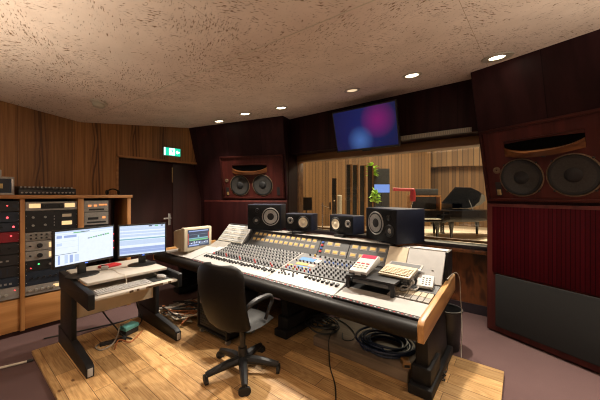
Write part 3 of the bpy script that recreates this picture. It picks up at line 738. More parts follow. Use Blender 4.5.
# ------------------------------------------------------------------ mixing console
t = con = thing('mixing_console', 'very long grey mixing console with faders, black armrest and wood end cheek', 'mixing console', (0, 0, FZ))
Z = -FZ
UL, UR = -4.27, -.54
def sz(v, flat=False): return (.645+.237*(v-2.0) if not flat else .655+.115*(v-2.0)) + Z
mb = MB()
mb.prism([(1.97, .55+Z), (1.99, .632+Z), (2.66, .785+Z), (2.80, .985+Z), (2.95, .985+Z), (2.95, .50+Z), (2.30, .48+Z)], 0, -3.68, -1.24)
mb.prism([(1.97, .55+Z), (1.99, .642+Z), (2.63, .705+Z), (2.785, .93+Z), (2.95, .93+Z), (2.95, .50+Z), (2.30, .48+Z)], 0, -1.24, UR)
mb.prism([(2.58, .69+Z), (2.66, .785+Z), (2.80, .985+Z), (2.95, .985+Z), (2.95, .60+Z)], 0, -1.2399, -1.05)
mb.prism([(1.97, .55+Z), (1.97, .635+Z), (2.75, .645+Z), (2.75, .50+Z), (2.30, .48+Z)], 0, UL, -3.68)
mb.build('frame', 'blackwood', t)
# padded armrest
arc = [(1.99, .535+Z)] + [(1.955+.062*math.cos(a), .583+Z+.058*math.sin(a)) for a in [R(250-14*k) for k in range(13)]] + [(1.99, .642+Z)]
mb = MB(); mb.prism(arc, 0, UL, UR); mb.build('armrest', 'armpad', t, smooth=40)
# wooden cheeks at both ends
def cheek(u0, u1, hi):
    mb = MB(); mb.prism([(1.905, .535+Z), (1.90, .655+Z), (1.94, .682+Z), (2.97, hi+Z), (2.97, hi-.15+Z)], 0, u0, u1)
    return mb.build('end_cheek', 'cheek', t, bevel=.006)
cheek(UR+.001, UR+.044, .755)
cheek(UL-.044, UL-.001, .70)
# legs
for u in (-.585, -1.95, -3.15, -4.05):
    mb = MB(); mb.prism([(2.22, .02), (2.16, .49+Z), (2.75, .50+Z), (2.85, .02)], 0, u-.045, u+.045)
    lg = mb.build('leg', 'blackwood', t, bevel=.006)
    mb = MB(); mb.box(u-.085, u+.085, 2.12, 2.90, 0, .075); mb.box(u-.07, u+.07, 2.16, 2.46, .075, .20)
    mb.build('foot', 'blackwood', lg, bevel=.012)
B(-4.2, -1.75, 2.925, 2.945, .04, .51+Z).build('back_panel', 'blackwood', t)  # guessed panel, added to block light from behind and darken the space below
# sloping surface helper: panel lying on the slope
def slope_panel(name, u0, u1, v0, v1, mat, flat=False, th=.006, lift=0.0, parent=None, bevel=.0015):
    a, b = sz(v0, flat)+lift, sz(v1, flat)+lift
    mb = MB(); mb.prism([(v0, a-.012), (v0, a+th), (v1, b+th), (v1, b-.012)], 0, u0, u1)
    return mb.build(name, mat, parent or t, bevel=bevel, segs=1)
SA = math.atan(.237)
slope_panel('fader_panel', -3.42, -2.066, 2.018, 2.212, 'white')
slope_panel('fader_panel', -2.054, -1.246, 2.018, 2.225, 'white')
slope_panel('blank_panel', -1.234, UR, 2.018, 2.22, 'white', True)
mb = MB(); mb.box(-4.26, -3.44, 2.0, 2.64, .645+Z, .657+Z); mb.build('blank_panel', 'white', t, bevel=.002)
# narrow dark legend strip along the armrest with red and white dots
slope_panel('legend_strip', -3.42, -1.244, 1.988, 2.014, 'black', th=.004)
slope_panel('legend_strip', -1.234, UR, 1.988, 2.014, 'black', True, .004)
mb = MB(); mr = MB(); k = 0; u = -3.40
while u < UR-.03:
    fl = u > -1.24; z = sz(2.0, fl)+.004
    (mb if k % 2 else mr).box(u, u+.014, 1.996, 2.006, z-.002, z+.0015); u += .029; k += 1
stuff(mb.build('legend_dots', 'greylight', t)); stuff(mr.build('legend_dots', 'red', t))
# channel, master panels
slope_panel('channel_panel', -3.30, -2.052, 2.222, 2.655, 'grey')
slope_panel('master_panel', -2.044, -1.246, 2.245, 2.655, 'grey')
slope_panel('side_panel', -3.43, -3.31, 2.222, 2.50, 'greylight')
slope_panel('blank_panel', -3.68, -3.435, 2.018, 2.40, 'white')
mb = MB(); zz = sz(2.225)+.004
# dividers
slope_panel('divider_strip', -2.064, -2.050, 2.018, 2.655, 'silverpaint', lift=.003)
# faders
fad = MB(); fad.prism([(-.024, 0), (-.018, .018), (-.004, .012), (.004, .012), (.018, .018), (.024, 0)], 0, -.0125, .0125)
fad = fad.mesh('fader', 'black')
slot = B(-.0018, .0018, -.038, .038, 0, .0012).mesh('fader_slot', 'black')
NCH = 24; PITCH = 1.30/NCH
chu = [-3.345+PITCH*(k+.5) for k in range(NCH)]
sl_mb = MB()
for k, u in enumerate(chu):
    v = 2.150 + random.uniform(-.010, .010)
    inst('fader', fad, t, (u, v, sz(v)+.006), (SA, 0, 0))
    sl_mb.prism([(2.10, sz(2.10)+.0055), (2.10, sz(2.10)+.0068), (2.208, sz(2.208)+.0068), (2.208, sz(2.208)+.0055)], 0, u-.0010, u+.0010)
mast = [-1.66+.052*k for k in range(8)]
for k, u in enumerate(mast):
    v = 2.19 - .004*k
    inst('fader', fad, t, (u, v, sz(v)+.006), (SA, 0, 0))
    sl_mb.prism([(2.10, sz(2.10)+.0055), (2.10, sz(2.10)+.0068), (2.228, sz(2.228)+.0068), (2.228, sz(2.228)+.0055)], 0, u-.0010, u+.0010)
stuff(sl_mb.build('fader_slots', 'grey', t))
btn = MB().cyl((0, 0, 0), .010, .014, 2, 10).mesh('button', 'black')
for (u, v) in ((-2.00, 2.20), (-1.965, 2.20), (-1.99, 2.15), (-1.955, 2.16), (-1.925, 2.17), (-1.90, 2.15), (-1.865, 2.165), (-1.84, 2.21), (-1.82, 2.175), (-1.80, 2.15), (-1.79, 2.205)):
    inst('button', btn, t, (u, v, sz(v)+.006), (SA, 0, 0))
# knobs
kb = {}
def kmesh(m, r=.0095, h=.02):
    if (m, r) not in kb: kb[(m, r)] = MB().lathe([(r, 0), (r*.85, h*.8), (r*.6, h), (.0004, h)], 9).mesh('knob', m)
    return kb[(m, r)]
allk = []
for k, u in enumerate(chu[1:]):
    for r in range(12):
        v = 2.240 + (r*.034 if r < 2 else .085 + (r-2)*.0325)
        if r < 2: m, rr = ('black', .010) if (k+r) % 5 else ('knobred', .010)
        else: m, rr = (('knobpale', .0085), ('black', .008), ('knobpale', .0085), ('black', .008))[r % 4]
        allk.append((u, v, m, rr))
for i in range(8):                                          # right half of the master panel: rows of black switches and knobs
    for r in range(9):
        u = -1.66+.052*i
        if u > -1.25: continue
        v = 2.27 + r*.042
        allk.append((u, v, ('black', 'knobblue', 'black', 'black', 'knobpale')[r % 5] if r != 1 else 'black', .010))
for i in range(7):
    allk.append((-2.00+.05*i, 2.275, ('knobred', 'knobblue', 'yellow', 'knobred', 'black', 'knobred', 'knobblue')[i], .009))
    allk.append((-2.01+.05*i, 2.315, ('knobred', 'black', 'knobred', 'black', 'knobblue', 'black', 'knobred')[i], .009))
    allk.append((-2.00+.05*i, 2.455, 'black', .009))
for i in range(4): allk.append((-1.93+.07*i, 2.62, ('black', 'yellow', 'black', 'black')[i], .012))
def camdist(q): return (q[0])**2 + q[1]**2
allk.sort(key=camdist)
for (u, v, m, rr) in allk[:98]: inst('knob', kmesh(m, rr), t, (u, v, sz(v)+.006), (SA, 0, 0))
rest = {}
for (u, v, m, rr) in allk[98:]: rest.setdefault(m, []).append((u, v, rr))
mb = MB(); mats = list(rest)
for m in mats:
    mb.mi = mats.index(m)
    for (u, v, rr) in rest[m]:
        mb.lathe([(rr, 0), (rr*.85, .016), (rr*.6, .02)], 8, Matrix.Translation((u, v, sz(v)+.006)) @ Matrix.Rotation(SA, 4, 'X'))
stuff(mb.build('far_knobs', mats, t))
# fine channel legends: thin pale lines between channels
mb = MB()
for u in chu[1:]:
    uu = u + PITCH/2
    mb.prism([(2.226, sz(2.226)+.0055), (2.226, sz(2.226)+.007), (2.65, sz(2.65)+.007), (2.65, sz(2.65)+.0055)], 0, uu-.001, uu+.001)
stuff(mb.build('channel_lines', 'greylight', t))
# coloured label fields on the master panel
for (u0, u1, v0, v1, m) in ((-1.99, -1.79, 2.48, 2.555, 'bluepanel'), (-1.785, -1.72, 2.48, 2.555, 'white'), (-1.96, -1.81, 2.385, 2.43, 'yellow'), (-1.80, -1.72, 2.385, 2.43, 'pinklabel'), (-1.90, -1.75, 2.335, 2.365, 'bluepanel'), (-1.84, -1.76, 2.33, 2.35, 'yellow'), (-1.86, -1.74, 2.565, 2.58, 'pinklabel'),
                            (-2.03, -1.97, 2.34, 2.36, 'yellow')):
    slope_panel('label_panel', u0, u1, v0, v1, m, lift=.003, bevel=0)
# straight switch bars on the master section
bar = B(-.012, .012, -.004, .004, 0, .010).mesh('switch', 'black')
# meter bridge
BA = math.atan2(.985-.785, 2.80-2.66)
def bridge(name, u0, u1, s0, s1, mat, lift=.004, parent=None, bevel=.001):
    # s runs 0..1 up the bridge face
    P = lambda s, o: (2.66+.14*s-o*math.sin(BA), .785+Z+.20*s+o*math.cos(BA))
    mb = MB(); mb.prism([P(s0, -.004), P(s0, lift), P(s1, lift), P(s1, -.004)], 0, u0, u1)
    return mb.build(name, mat, parent or t, bevel=bevel, segs=1)
mpL = bridge('meter_panel', -3.08, -1.885, .04, .98, 'grey')
mpM = bridge('meter_panel', -1.875, -1.50, .04, .98, 'grey')
mpR = bridge('meter_panel', -1.49, -1.06, .04, .98, 'grey')
def vus(u0, u1, n, rows, par):
    p = (u1-u0)/n
    for r in rows:
        for k in range(n):
            bridge('level_meter', u0+p*k+p*.24, u0+p*k+p*.80, r+.02, r+.14, 'vu', .008, par)
            bridge('meter_bezel', u0+p*k+p*.14, u0+p*k+p*.90, r-.04, r+.18, 'silverpaint', .006, par)
vus(-3.04, -1.93, 13, (.38, .72), mpL)
vus(-1.80, -1.60, 2, (.26, .66), mpM)
vus(-1.60, -1.50, 1, (.26,), mpM)
vus(-1.48, -1.07, 4, (.26, .66), mpR)
for k, m in enumerate(('knobred', 'knobblue', 'knobred', 'knobblue')):
    bridge('switch', -1.86, -1.83, .25+.16*k, .32+.16*k, m, .014, mpM)
# top rail
mb = MB(); mb.box(-3.68, -1.05, 2.79, 2.96, .985+Z, 1.0+Z); mb.build('top_rail', 'silverpaint', t, bevel=.003)
mb = MB(); mb.box(-3.6, -1.06, 2.775, 2.79, .982+Z, .996+Z); mb.build('rail_lip', 'black', t)
# left patch bay: big sloping pale panel with rows of sockets
def patch(name, u0, u1, v0, z0, v1, z1, mat, off=.0, th=.02, parent=None):
    d = Vector((v1-v0, z1-z0)).normalized(); n = Vector((-d.y, d.x))
    a = Vector((v0, z0+Z))+n*off; b = Vector((v1, z1+Z))+n*off
    mb = MB(); mb.prism([tuple(a), tuple(a+n*th), tuple(b+n*th), tuple(b)], 0, u0, u1)
    return mb.build(name, mat, parent or t, bevel=.002, segs=1)
pb = patch('patch_bay', -3.66, -3.10, 2.585, .80, 2.80, 1.02, 'white')
mb = MB()
for r in range(8):
    for k in range(20):
        f = .08+.115*r; v = 2.585+.215*f; z = .80+.22*f+Z
        mb.cyl((-3.64+.0265*k, v-.0155, z+.0145), .005, .006, 2, 6)
stuff(mb.build('sockets', 'grey', pb))
for r in range(4): patch('label_row', -3.65, -3.11, 2.585+.215*(.02+.23*r), .80+.22*(.02+.23*r), 2.585+.215*(.05+.23*r), .80+.22*(.05+.23*r), 'cream', .0185, .004, pb)
patch('patch_bay', -3.66, -3.33, 2.40, .715, 2.57, .79, 'silverpaint')
mb = MB()
mb.prism([(2.40, .66+Z), (2.40, .72+Z), (2.585, .80+Z), (2.80, 1.018+Z), (2.95, 1.018+Z), (2.95, .66+Z)], 0, -3.68, -3.09)
mb.build('patch_housing', 'grey', t)
mb = MB(); mb.box(-3.68, -3.09, 2.80, 2.86, 1.02+Z, 1.042+Z); mb.build('top_rail', 'black', t, bevel=.003)
# right sloping back panel
patch('rear_panel', -1.05, -.86, 2.60, .725, 2.79, .975, 'beige')
pr_ = patch('rear_panel', -.855, UR+.002, 2.60, .725, 2.79, .975, 'greylight')
MB().cyl((-.62, 2.655, .83+Z), .012, .01, 1, 12).build('key_socket', 'silver', pr_)
mb = MB(); mb.box(-.855, UR+.004, 2.78, 2.80, .98+Z, .998+Z); mb.box(-.96, UR+.004, 2.80, 2.95, .93+Z, .985+Z); mb.build('rear_cap', 'greylight', t, bevel=.003)
mb = MB(); mb.box(-.96, UR+.008, 2.792, 2.806, .958+Z, .98+Z); mb.box(UR, UR+.02, 2.76, 2.96, .70+Z, .985+Z); mb.build('rear_edge', 'black', t)
# small module tiles at the right end
for k in range(7):
    u = -.875+.047*k
    slope_panel('module_tile', u, u+.042, 2.245, 2.32, 'silverpaint', True, .006)
    slope_panel('module_tile', u, u+.042, 2.327, 2.41, 'cream' if k % 3 else 'beige', True, .006)
slope_panel('side_panel', -.88, UR, 2.415, 2.59, 'grey', True)

# ------------------------------------------------------------------ things on the console
t = thing('crt_monitor', 'old cream tube monitor at the left end of the console', 'monitor', (-3.69, 2.265, .658), (0, 0, 0))
mb = MB(); mb.box(-.10, 0, -.215, .225, .045, .375); mb.build('front_bezel', 'cream', t, bevel=.014)
mb = MB(); mb.prism([(-.10, -.20, .055), (0, 0, 0)][:0] or [(-.095, .05), (-.095, .368), (-.34, .31), (-.34, .09)], 1, -.20, .21); mb.build('rear_shell', 'cream', t, bevel=.02)
B(-.30, -.02, -.15, .16, 0, .05).build('foot', 'cream', t, bevel=.01)
mb = MB(); mb.mi = 0; W0, W1, z0, z1 = -.165, .175, .10, .345
mb.box(-.002, .004, W0, W1, z0, z1)
mats = ['scrdark']
for (a, b_, c, d, m) in ((.05, .95, .88, .94, 'scrblue'), (.0, .04, .15, .8, 'scrred'), (.94, .99, .4, .8, 'scrred'), (.08, .92, .70, .72, 'scrgrey'), (.04, .96, .46, .52, 'scrteal'), (.45, .52, .54, .66, 'scrteal'),
                         (.06, .94, .36, .44, 'scrgreen'), (.06, .5, .06, .14, 'scrblue'), (.5, .94, .10, .16, 'scrgrey')):
    if m not in mats: mats.append(m)
    mb.mi = mats.index(m); mb.box(.004, .0045, W0+a*(W1-W0), W0+b_*(W1-W0), z0+c*(z1-z0), z0+d*(z1-z0))
if 'scrwhite' not in mats: mats.append('scrwhite')
for k in range(14):
    mb.mi = mats.index('scrwhite' if k % 2 else 'scrblue'); h = random.uniform(.05, .16)
    mb.box(.004, .0045, W0+(.08+.062*k)*(W1-W0), W0+(.115+.062*k)*(W1-W0), z0+.18*(z1-z0), z0+(.18+h)*(z1-z0))
mb.build('screen', mats, t)
B(.0, .003, .10, .20, .06, .075).build('brand_strip', 'beige', t)

def speaker(label, a, ang, w, h, d, z, style):
    """a: front left lower corner; x along the front, y into the box"""
    t = thing('studio_monitor', label, 'loudspeaker', (a[0], a[1], z), R(ang), 'loudspeakers on the console meter bridge')
    B(0, w, 0, d, 0, h).build('cabinet', 'spkblue' if style[0] != 'L' else 'spk', t, bevel=.006)
    B(.012, w-.012, -.004, 0, .012, h-.012).build('baffle', 'spk', t, bevel=.004)
    rx = Matrix.Rotation(PI/2, 4, 'X')
    def drv(x, z_, r, ring, cone, cap, name, dep=.03):
        M0 = Matrix.Translation((x, -.004, z_)) @ rx
        o = MB().lathe([(r, 0), (r, .006), (r*.93, .010), (r*.9, .004)], 32, M0, False).build(name, ring, t)
        MB().lathe([(r*.92, .004), (r*.84, .010), (r*.76, .008)], 32, M0, False).build('surround', 'surround', o)
        MB().lathe([(r*.78, .009), (r*.5, .004), (r*.28, .0008)], 32, M0, False).build('cone', cone, o)
        MB().lathe([(r*.40, .002), (r*.30, .007), (r*.12, .011), (.0005, .012)], 20, M0, False).build('dust_cap', cap, o)
    if style == 'big_left':
        drv(w*.70, h*.52, .125, 'silver', 'silver', 'conedark', 'woofer')
        drv(w*.27, h*.36, .055, 'black', 'conedark', 'silverpaint', 'tweeter'); drv(w*.30, h*.76, .03, 'black', 'conedark', 'cone', 'tweeter')
    elif style == 'big_right':
        drv(w*.36, h*.54, .125, 'silver', 'silver', 'conedark', 'woofer')
        drv(w*.80, h*.36, .065, 'black', 'conedark', 'silverpaint', 'tweeter'); drv(w*.78, h*.74, .03, 'black', 'conedark', 'cone', 'tweeter')
    elif style == 'small_left':
        drv(w*.70, h*.5, .082, 'black', 'whitecone', 'whitecone', 'woofer'); drv(w*.20, h*.58, .045, 'silverpaint', 'greycone', 'conedark', 'tweeter')
    else:
        drv(w*.29, h*.5, .082, 'black', 'whitecone', 'whitecone', 'woofer'); drv(w*.80, h*.58, .045, 'silverpaint', 'greycone', 'conedark', 'tweeter')
    return t
speaker('big black loudspeaker at the left end of the console bridge', (-3.069, 2.657), 28, .49, .355, .30, 1.012, 'big_left')
speaker('small black loudspeaker with a white woofer, left of the small pair', (-2.475, 2.80), 11.7, .382, .215, .20, 1.04, 'small_left')
speaker('small black loudspeaker with a white woofer, right of the small pair', (-1.889, 2.970), -13, .382, .215, .20, 1.04, 'small_right')
speaker('big blue-black loudspeaker at the right end of the console bridge', (-1.397, 2.965), -28, .49, .345, .37, 1.012, 'big_right')
for (lab, x, y, a, w, d) in (('low black stand under the small left white-woofer loudspeaker', -2.475, 2.80, 11.7, .382, .20), ('low black stand under the small right white-woofer loudspeaker', -1.889, 2.97, -13, .382, .20)):
    t = thing('speaker_stand', lab, 'speaker stand', (x, y, 1.0), R(a), 'stands under the small loudspeakers')
    B(.09, w-.09, .02, d-.01, .028, .0395).build('top_plate', 'black', t)
    mb = MB(); mb.box(.13, w-.13, .04, d-.02, .001, .028); mb.build('block', 'black', t, bevel=.003)
    mb = MB(); mb.box(.12, w-.12, -.045, .02, -.02, .030); mb.build('hanging_bracket', 'black', t, bevel=.003)
for (lab, x, y, a, w, d, z) in (('thin dark pad under the big left loudspeaker', -3.069, 2.657, 28, .49, .30, 1.0), ('thin dark pad under the big right loudspeaker', -1.397, 2.965, -28, .49, .37, 1.0)):
    tag(B(.04, w-.04, .04, d-.02, .001, .0115).build('speaker_pad', 'rubber', None, (x, y, z), (0, 0, R(a))), lab, 'speaker pad', 'pads under the big loudspeakers')

# black shelf unit with the keyboard and the remote
t = thing('equipment_shelf', 'low black metal shelf box on the right half of the console', 'shelf', (0, 0, 0))
B(-1.225, -.79, 2.185, 2.56, .785, .80).build('top_plate', 'black', t, bevel=.003)
for (u, v) in ((-1.222, 2.19), (-.825, 2.19), (-1.222, 2.525), (-.825, 2.525)):
    B(u, u+.03, v, v+.03, .685 if v < 2.4 else .722, .785).build('leg', 'black', t)
B(-1.18, -.835, 2.215, 2.54, .735, .775).build('drawer_unit', 'black', t, bevel=.003)
B(-1.17, -.85, 2.210, 2.216,   .738, .770).build('drawer_front', 'grey', t, bevel=.003)
t = thing('remote_controller', 'white tape remote with a red display lying tilted on the black shelf', 'remote control', (-1.115, 2.19, .812), (R(9), 0, R(2)))
mb = MB(); mb.prism([(0, 0), (0, .035), (.30, .075), (.33, .06), (.33, 0)], 0, -.075, .085); mb.build('body', 'white', t, bevel=.006)
RA = math.atan2(.04, .30)
def onr(name, x0, x1, y0, y1, mat, h=.003):
    mb = MB(); f = lambda y: .035+.04*y/.30
    mb.prism([(y0, f(y0)-.004), (y0, f(y0)+h), (y1, f(y1)+h), (y1, f(y1)-.004)], 0, x0, x1); return mb.build(name, mat, t)
onr('red_display', -.065, .075, .235, .295, 'reddisplay')
for k in range(3): onr('red_button', -.06+.045*k, -.03+.045*k, .13, .145, 'red')
for r in range(2):
    for k in range(4): onr('button', -.06+.034*k, -.042+.034*k, .06+.035*r, .075+.035*r, 'beige', .006)
B(-.02, .035, -.006, 0, .002, .032).build('front_plug', 'white', t, bevel=.003)
B(-.074, .084, -.002, .0, .002, .015).build('front_edge', 'black', t)
t = thing('old_keyboard', 'old cream computer keyboard lying on the black shelf beside the remote', 'keyboard', (-.985, 2.33, .812), (R(7), 0, R(-3)))
mb = MB(); mb.prism([(0, 0), (0, .016), (.20, .034), (.20, 0)], 0, .0, .27); mb.build('body', 'cream', t, bevel=.004)
mb = MB()
for r in range(5):
    for c in range(11):
        y = .018+.026*r; z = .016+.018*y/.20; mb.box(.012+.0225*c, .012+.0225*c+.018, y, y+.021, z-.002, z+.010)
stuff(mb.build('keycaps', 'beige', t))
t = thing('pale_tray', 'flat pale grey plastic cover lying behind the old cream keyboard', 'cover', (-.99, 2.545, .835), (R(14), 0, 0))
B(0, .30, 0, .11, .0, .012).build('body', 'silverpaint', t, bevel=.004); B(.02, .28, .02, .09, .012, .015).build('window', 'grey', t)
t = thing('telephone', 'white corded telephone at the right end of the console', 'telephone', (-.70, 2.44, .724), (R(12), 0, R(8)))
mb = MB(); mb.prism([(0, 0), (0, .025), (.15, .055), (.15, 0)], 0, 0, .13); mb.build('base', 'white', t, bevel=.008)
me = B(-.007, .007, -.007, .007, 0, .006).mesh('key', 'greylight')
for r in range(4):
    for c in range(3): inst('key', me, t, (.05+.025*c, .03+.026*r, .03+.0052*r))
mb = MB(); P = bez([(-.03, .0, .055), (-.035, .05, .066), (-.035, .11, .066), (-.03, .165, .055)], 6); mb.tube(P, .013, 10)
mb.lathe([(.022, -.014), (.024, .0), (.018, .014)], 16, Matrix.Translation((-.03, .005, .045))); mb.lathe([(.022, -.014), (.024, 0), (.018, .014)], 16, Matrix.Translation((-.03, .16, .045)))
mb.build('handset', 'white', t)
P = []
base = bez([(-.03, -.01, .030), (-.06, -.07, .012), (-.10, -.09, .012), (-.11, -.03, .014), (-.06, -.02, .012), (-.02, -.06, .010), (0.01, -.04, .010), (.02, -.005, .014)], 24)
for i, p in enumerate(base): P.append(p + Vector((.007*math.cos(i*1.3), .007*math.sin(i*1.3), .006*math.sin(i*1.3+1))))
MB().tube(P, .0035, 5).build('cord', 'white', t)
tag(MB().tube(bez([(-.80, 2.67, .832), (-.86, 2.62, .842), (-.80, 2.58, .848), (-.74, 2.63, .838), (-.80, 2.66, .844), (-.85, 2.60, .852), (-.77, 2.56, .838)], 8), .006, 6).build('loose_cable', 'whitecable'), 'loop of pale cable lying behind the telephone', 'cable')
t = thing('card_rack', 'pale ridged plastic rack beside the telephone', 'plastic rack', (-.83, 2.46, .735), (R(10), 0, R(-6)))
for k in range(4): B(.0+.022*k, .010+.022*k, 0, .17, 0, .05).build('rib', 'greylight', t, bevel=.002)
B(-.004, .082, .0, .17, -.006, .001).build('base', 'greylight', t)

# hanging cable on the right cheek
tag(MB().tube(bez([(-.505, 2.66, .78), (-.49, 2.80, .795), (-.478, 2.94, .775), (-.462, 2.99, .70), (-.458, 3.0, .55), (-.45, 3.01, .38), (-.44, 2.96, .22), (-.44, 2.92, .10), (-.43, 2.86, .045)], 8), .004, 6).build('hanging_cable', 'greycable'), 'thin grey cable hanging over the right end of the console', 'cable')

# ------------------------------------------------------------------ swivel chair
fw = Vector((-.15, .99)).normalized(); cang = math.atan2(fw.y, fw.x) - PI/2
t = thing('office_chair', 'black swivel office chair seen from behind in front of the console', 'chair', (-1.83, 1.53, FZ), cang)
# local: +y forward
mb = MB()
def back(i, j, s):
    x = (2*i-1); z = .5-.5*math.cos(PI*j)
    wx = .238*(1-.05*(1-z))*(1-.96*abs(2*z-1)**(6 if z > .5 else 14))**.25
    zz = .43+.515*z 
    y = -.235 + .055*x*x - .10*(z-.25) - .035*math.sin(z*PI) + s
    return (wx*x, y, zz)
n = 15
V = [[[mb.bm.verts.new(back(i/(n-1), j/(n-1), s*(1-.55*max(abs(2*i/(n-1)-1), abs(2*j/(n-1)-1))**4))) for j in range(n)] for i in range(n)] for s in (-.028, .030)]
for s in (0, 1):
    for i in range(n-1):
        for j in range(n-1): mb.bm.faces.new([V[s][i][j], V[s][i+1][j], V[s][i+1][j+1], V[s][i][j+1]])
ring = [(i, 0) for i in range(n)] + [(n-1, j) for j in range(1, n)] + [(i, n-1) for i in range(n-2, -1, -1)] + [(0, j) for j in range(n-2, 0, -1)]
for k in range(len(ring)):
    a, b = ring[k], ring[(k+1) % len(ring)]
    mb.bm.faces.new([V[0][a[0]][a[1]], V[1][a[0]][a[1]], V[1][b[0]][b[1]], V[0][b[0]][b[1]]])
mb.build('backrest', 'leather', t, smooth=60)
mb = MB(); nn = 17
def seat(i, j, top):
    x, y = 2*i-1, 2*j-1
    r = max(abs(x), abs(y)); L = math.hypot(x, y)
    k = 1 if r < 1e-6 else r/(L) * (.55+.45*(L/r)) if L else 1
    X, Y = x*k*.215, y*k*.215
    e = max(0, 1-r**4)
    return (X, Y+.02, ((.425+.045*e) if top else .425-.035*e) - (.02*max(0, y)**3))
T = [[mb.bm.verts.new(seat(i/(nn-1), j/(nn-1), True)) for j in range(nn)] for i in range(nn)]
Bt = [[T[i][j] if i in (0, nn-1) or j in (0, nn-1) else mb.bm.verts.new(seat(i/(nn-1), j/(nn-1), False)) for j in range(nn)] for i in range(nn)]
for G in (T, Bt):
    for i in range(nn-1):
        for j in range(nn-1): mb.bm.faces.new([G[i][j], G[i+1][j], G[i+1][j+1], G[i][j+1]])
mb.build('seat', 'leather', t, smooth=70)
for s in (-1, 1):
    P = bez([(s*.20, -.20, .61), (s*.215, -.17, .64), (s*.225, -.08, .66), (s*.23, .06, .65), (s*.225, .11, .60), (s*.215, .08, .54), (s*.20, .05, .455)], 7)
    MB().tube(P, .016, 10, [.014+.008*math.sin(min(1, i/(len(P)*.6))*PI) for i in range(len(P))]).build('armrest', 'blackplastic', t)
mb = MB(); mb.tube(bez([(0, -.02, .40), (0, -.12, .39), (0, -.18, .43), (0, -.205, .50)], 6), .022, 8); mb.box(-.10, .10, -.10, .12, .385, .405)
mb.build('back_bracket', 'blackplastic', t)
MB().lathe([(.036, .09), (.036, .20), (.024, .205), (.024, .39)], 18).build('gas_column', 'blackplastic', t)
hub = MB().lathe([(.05, .07), (.055, .085), (.05, .125), (.03, .13)], 18).build('hub', 'blackplastic', t)
wheel = MB().cyl((-.012, 0, 0), .031, .024, 0, 14).mesh('wheel', 'rubber')
# star base angle measured from the picture: one leg points at the camera
for k in range(5):
    a = R(-37 + 72*k) - cang
    d = Vector((math.cos(a), math.sin(a)))
    P = [(d.x*r_, d.y*r_, z) for r_, z in ((.03, .10), (.12, .095), (.22, .08), (.30, .065))]
    lg = MB().tube(P, .03, 8, [.036, .034, .029, .023]).build('base_leg', 'blackplastic', t)
    for q in (-1, 1):
        inst('caster_wheel', wheel, lg, (d.x*.30 - q*d.y*.015, d.y*.30 + q*d.x*.015, .0315), (0, 0, a+PI/2+PI/2))
    MB().lathe([(.008, .03), (.008, .07)], 8, Matrix.Translation((d.x*.30, d.y*.30, 0))).build('caster_pin', 'blackplastic', lg)

# ------------------------------------------------------------------ floor things
t = thing('rack_trolley', 'small black rack trolley on casters behind the office chair', 'trolley', (-2.47, 1.86, FZ))
mb = MB(); mb.box(-.255, -.235, -.2, .2, .06, .49); mb.box(.235, .255, -.2, .2, .06, .49); mb.box(-.255, .255, -.2, .2, .06, .08); mb.box(-.255, .255, -.2, .2, .475, .490); mb.box(-.235, .235, .18, .2, .08, .475)
mb.build('case', 'blackwood', t, bevel=.003)
for k, (z0, z1, m) in enumerate(((.40, .475, 'navyface'), (.315, .395, 'silverpaint'), (.21, .31, 'blackplastic'), (.09, .205, 'black'))):
    f = B(-.232, .232, -.185, -.175, z0, z1).build('unit_front', m, t, bevel=.002)
    if k < 2:
        for q in range(6): MB().cyl((-.19+.04*q, -.195, (z0+z1)/2), .010, .012, 1, 10).build('knob', 'silver', f)
    else:
        for q in range(3): B(-.22, .22, -.189, -.184, z0+.02+.025*q, z0+.032+.025*q).build('fin', 'black', f)
for x in (-.22, .22):
    for y in (-.16, .16):
        mb = MB(); mb.cyl((x-.012, y, .028), .028, .024, 0, 14); mb.box(x-.016, x+.016, y-.012, y+.012, .03, .06); mb.build('caster', 'greycable', t)

tag(B(-1.60, -.70, 2.22, 2.86, FZ+.001, .125).build('plinth_board', 'plinth', bevel=.004), 'scuffed grey wooden board box lying under the right half of the console', 'wooden box')
# coiled blue cable
P = []
cu, cv = -.97, 2.48
turns = 8
for i in range(turns*36+1):
    a = 2*PI*i/36; k = i/36
    r = .135+.13*((k*.37) % 1) if k < turns-1.2 else .27
    r += .012*math.sin(a*1.7+k)
    P.append((cu+r*math.cos(a), cv+r*.92*math.sin(a), .137+.010*k*.75+.004*math.sin(a*3+k)))
tag(MB().tube(P, .0105, 7).build('cable_coil', 'bluecable'), 'coil of thick dark blue cable on the board under the console', 'cable')
P = []
for i in range(6*30+1):
    a = 2*PI*i/30; k = i/30; r = .10+.05*math.sin(k*2.1)
    P.append((-1.62+r*1.25*math.cos(a)+.02*math.sin(k*3), 2.42+r*math.sin(a), .142+.010*k+.01*math.sin(a*2+k)))
tag(MB().tube(P, .008, 6).build('cable_coil', 'blackcable'), 'tangled heap of black cable under the middle of the console', 'cable')
tag(MB().tube(bez([(-1.50, 2.42, .135), (-1.46, 2.30, .133), (-1.42, 2.215, .12), (-1.40, 2.19, .05), (-1.28, 2.02, FZ+.006), (-1.12, 1.84, FZ+.006), (-.98, 1.62, FZ+.006), (-.86, 1.45, FZ+.006)], 10), .005, 6).build('loose_cable', 'blackcable'), 'single thin black cable trailing over the planks towards the viewer', 'cable')
tag(MB().tube(bez([(-1.66, 2.7, .13), (-1.45, 2.62, .131), (-1.30, 2.5, .131), (-1.26, 2.38, .131), (-1.33, 2.33, .131), (-1.40, 2.44, .131)], 10), .0045, 6).build('loose_cable', 'blackcable'), 'thin black cable curving on the grey board left of the blue coil', 'cable')
t = thing('plug_block', 'small pale plug block on the board beside the right console leg', 'plug block', (-.74, 2.30, .126), R(30))
B(-.03, .03, -.05, .05, 0, .045).build('body', 'cheek', t, bevel=.004); B(-.02, .02, -.052, -.05, .01, .03).build('socket', 'black', t)
rnd = random.Random(3)
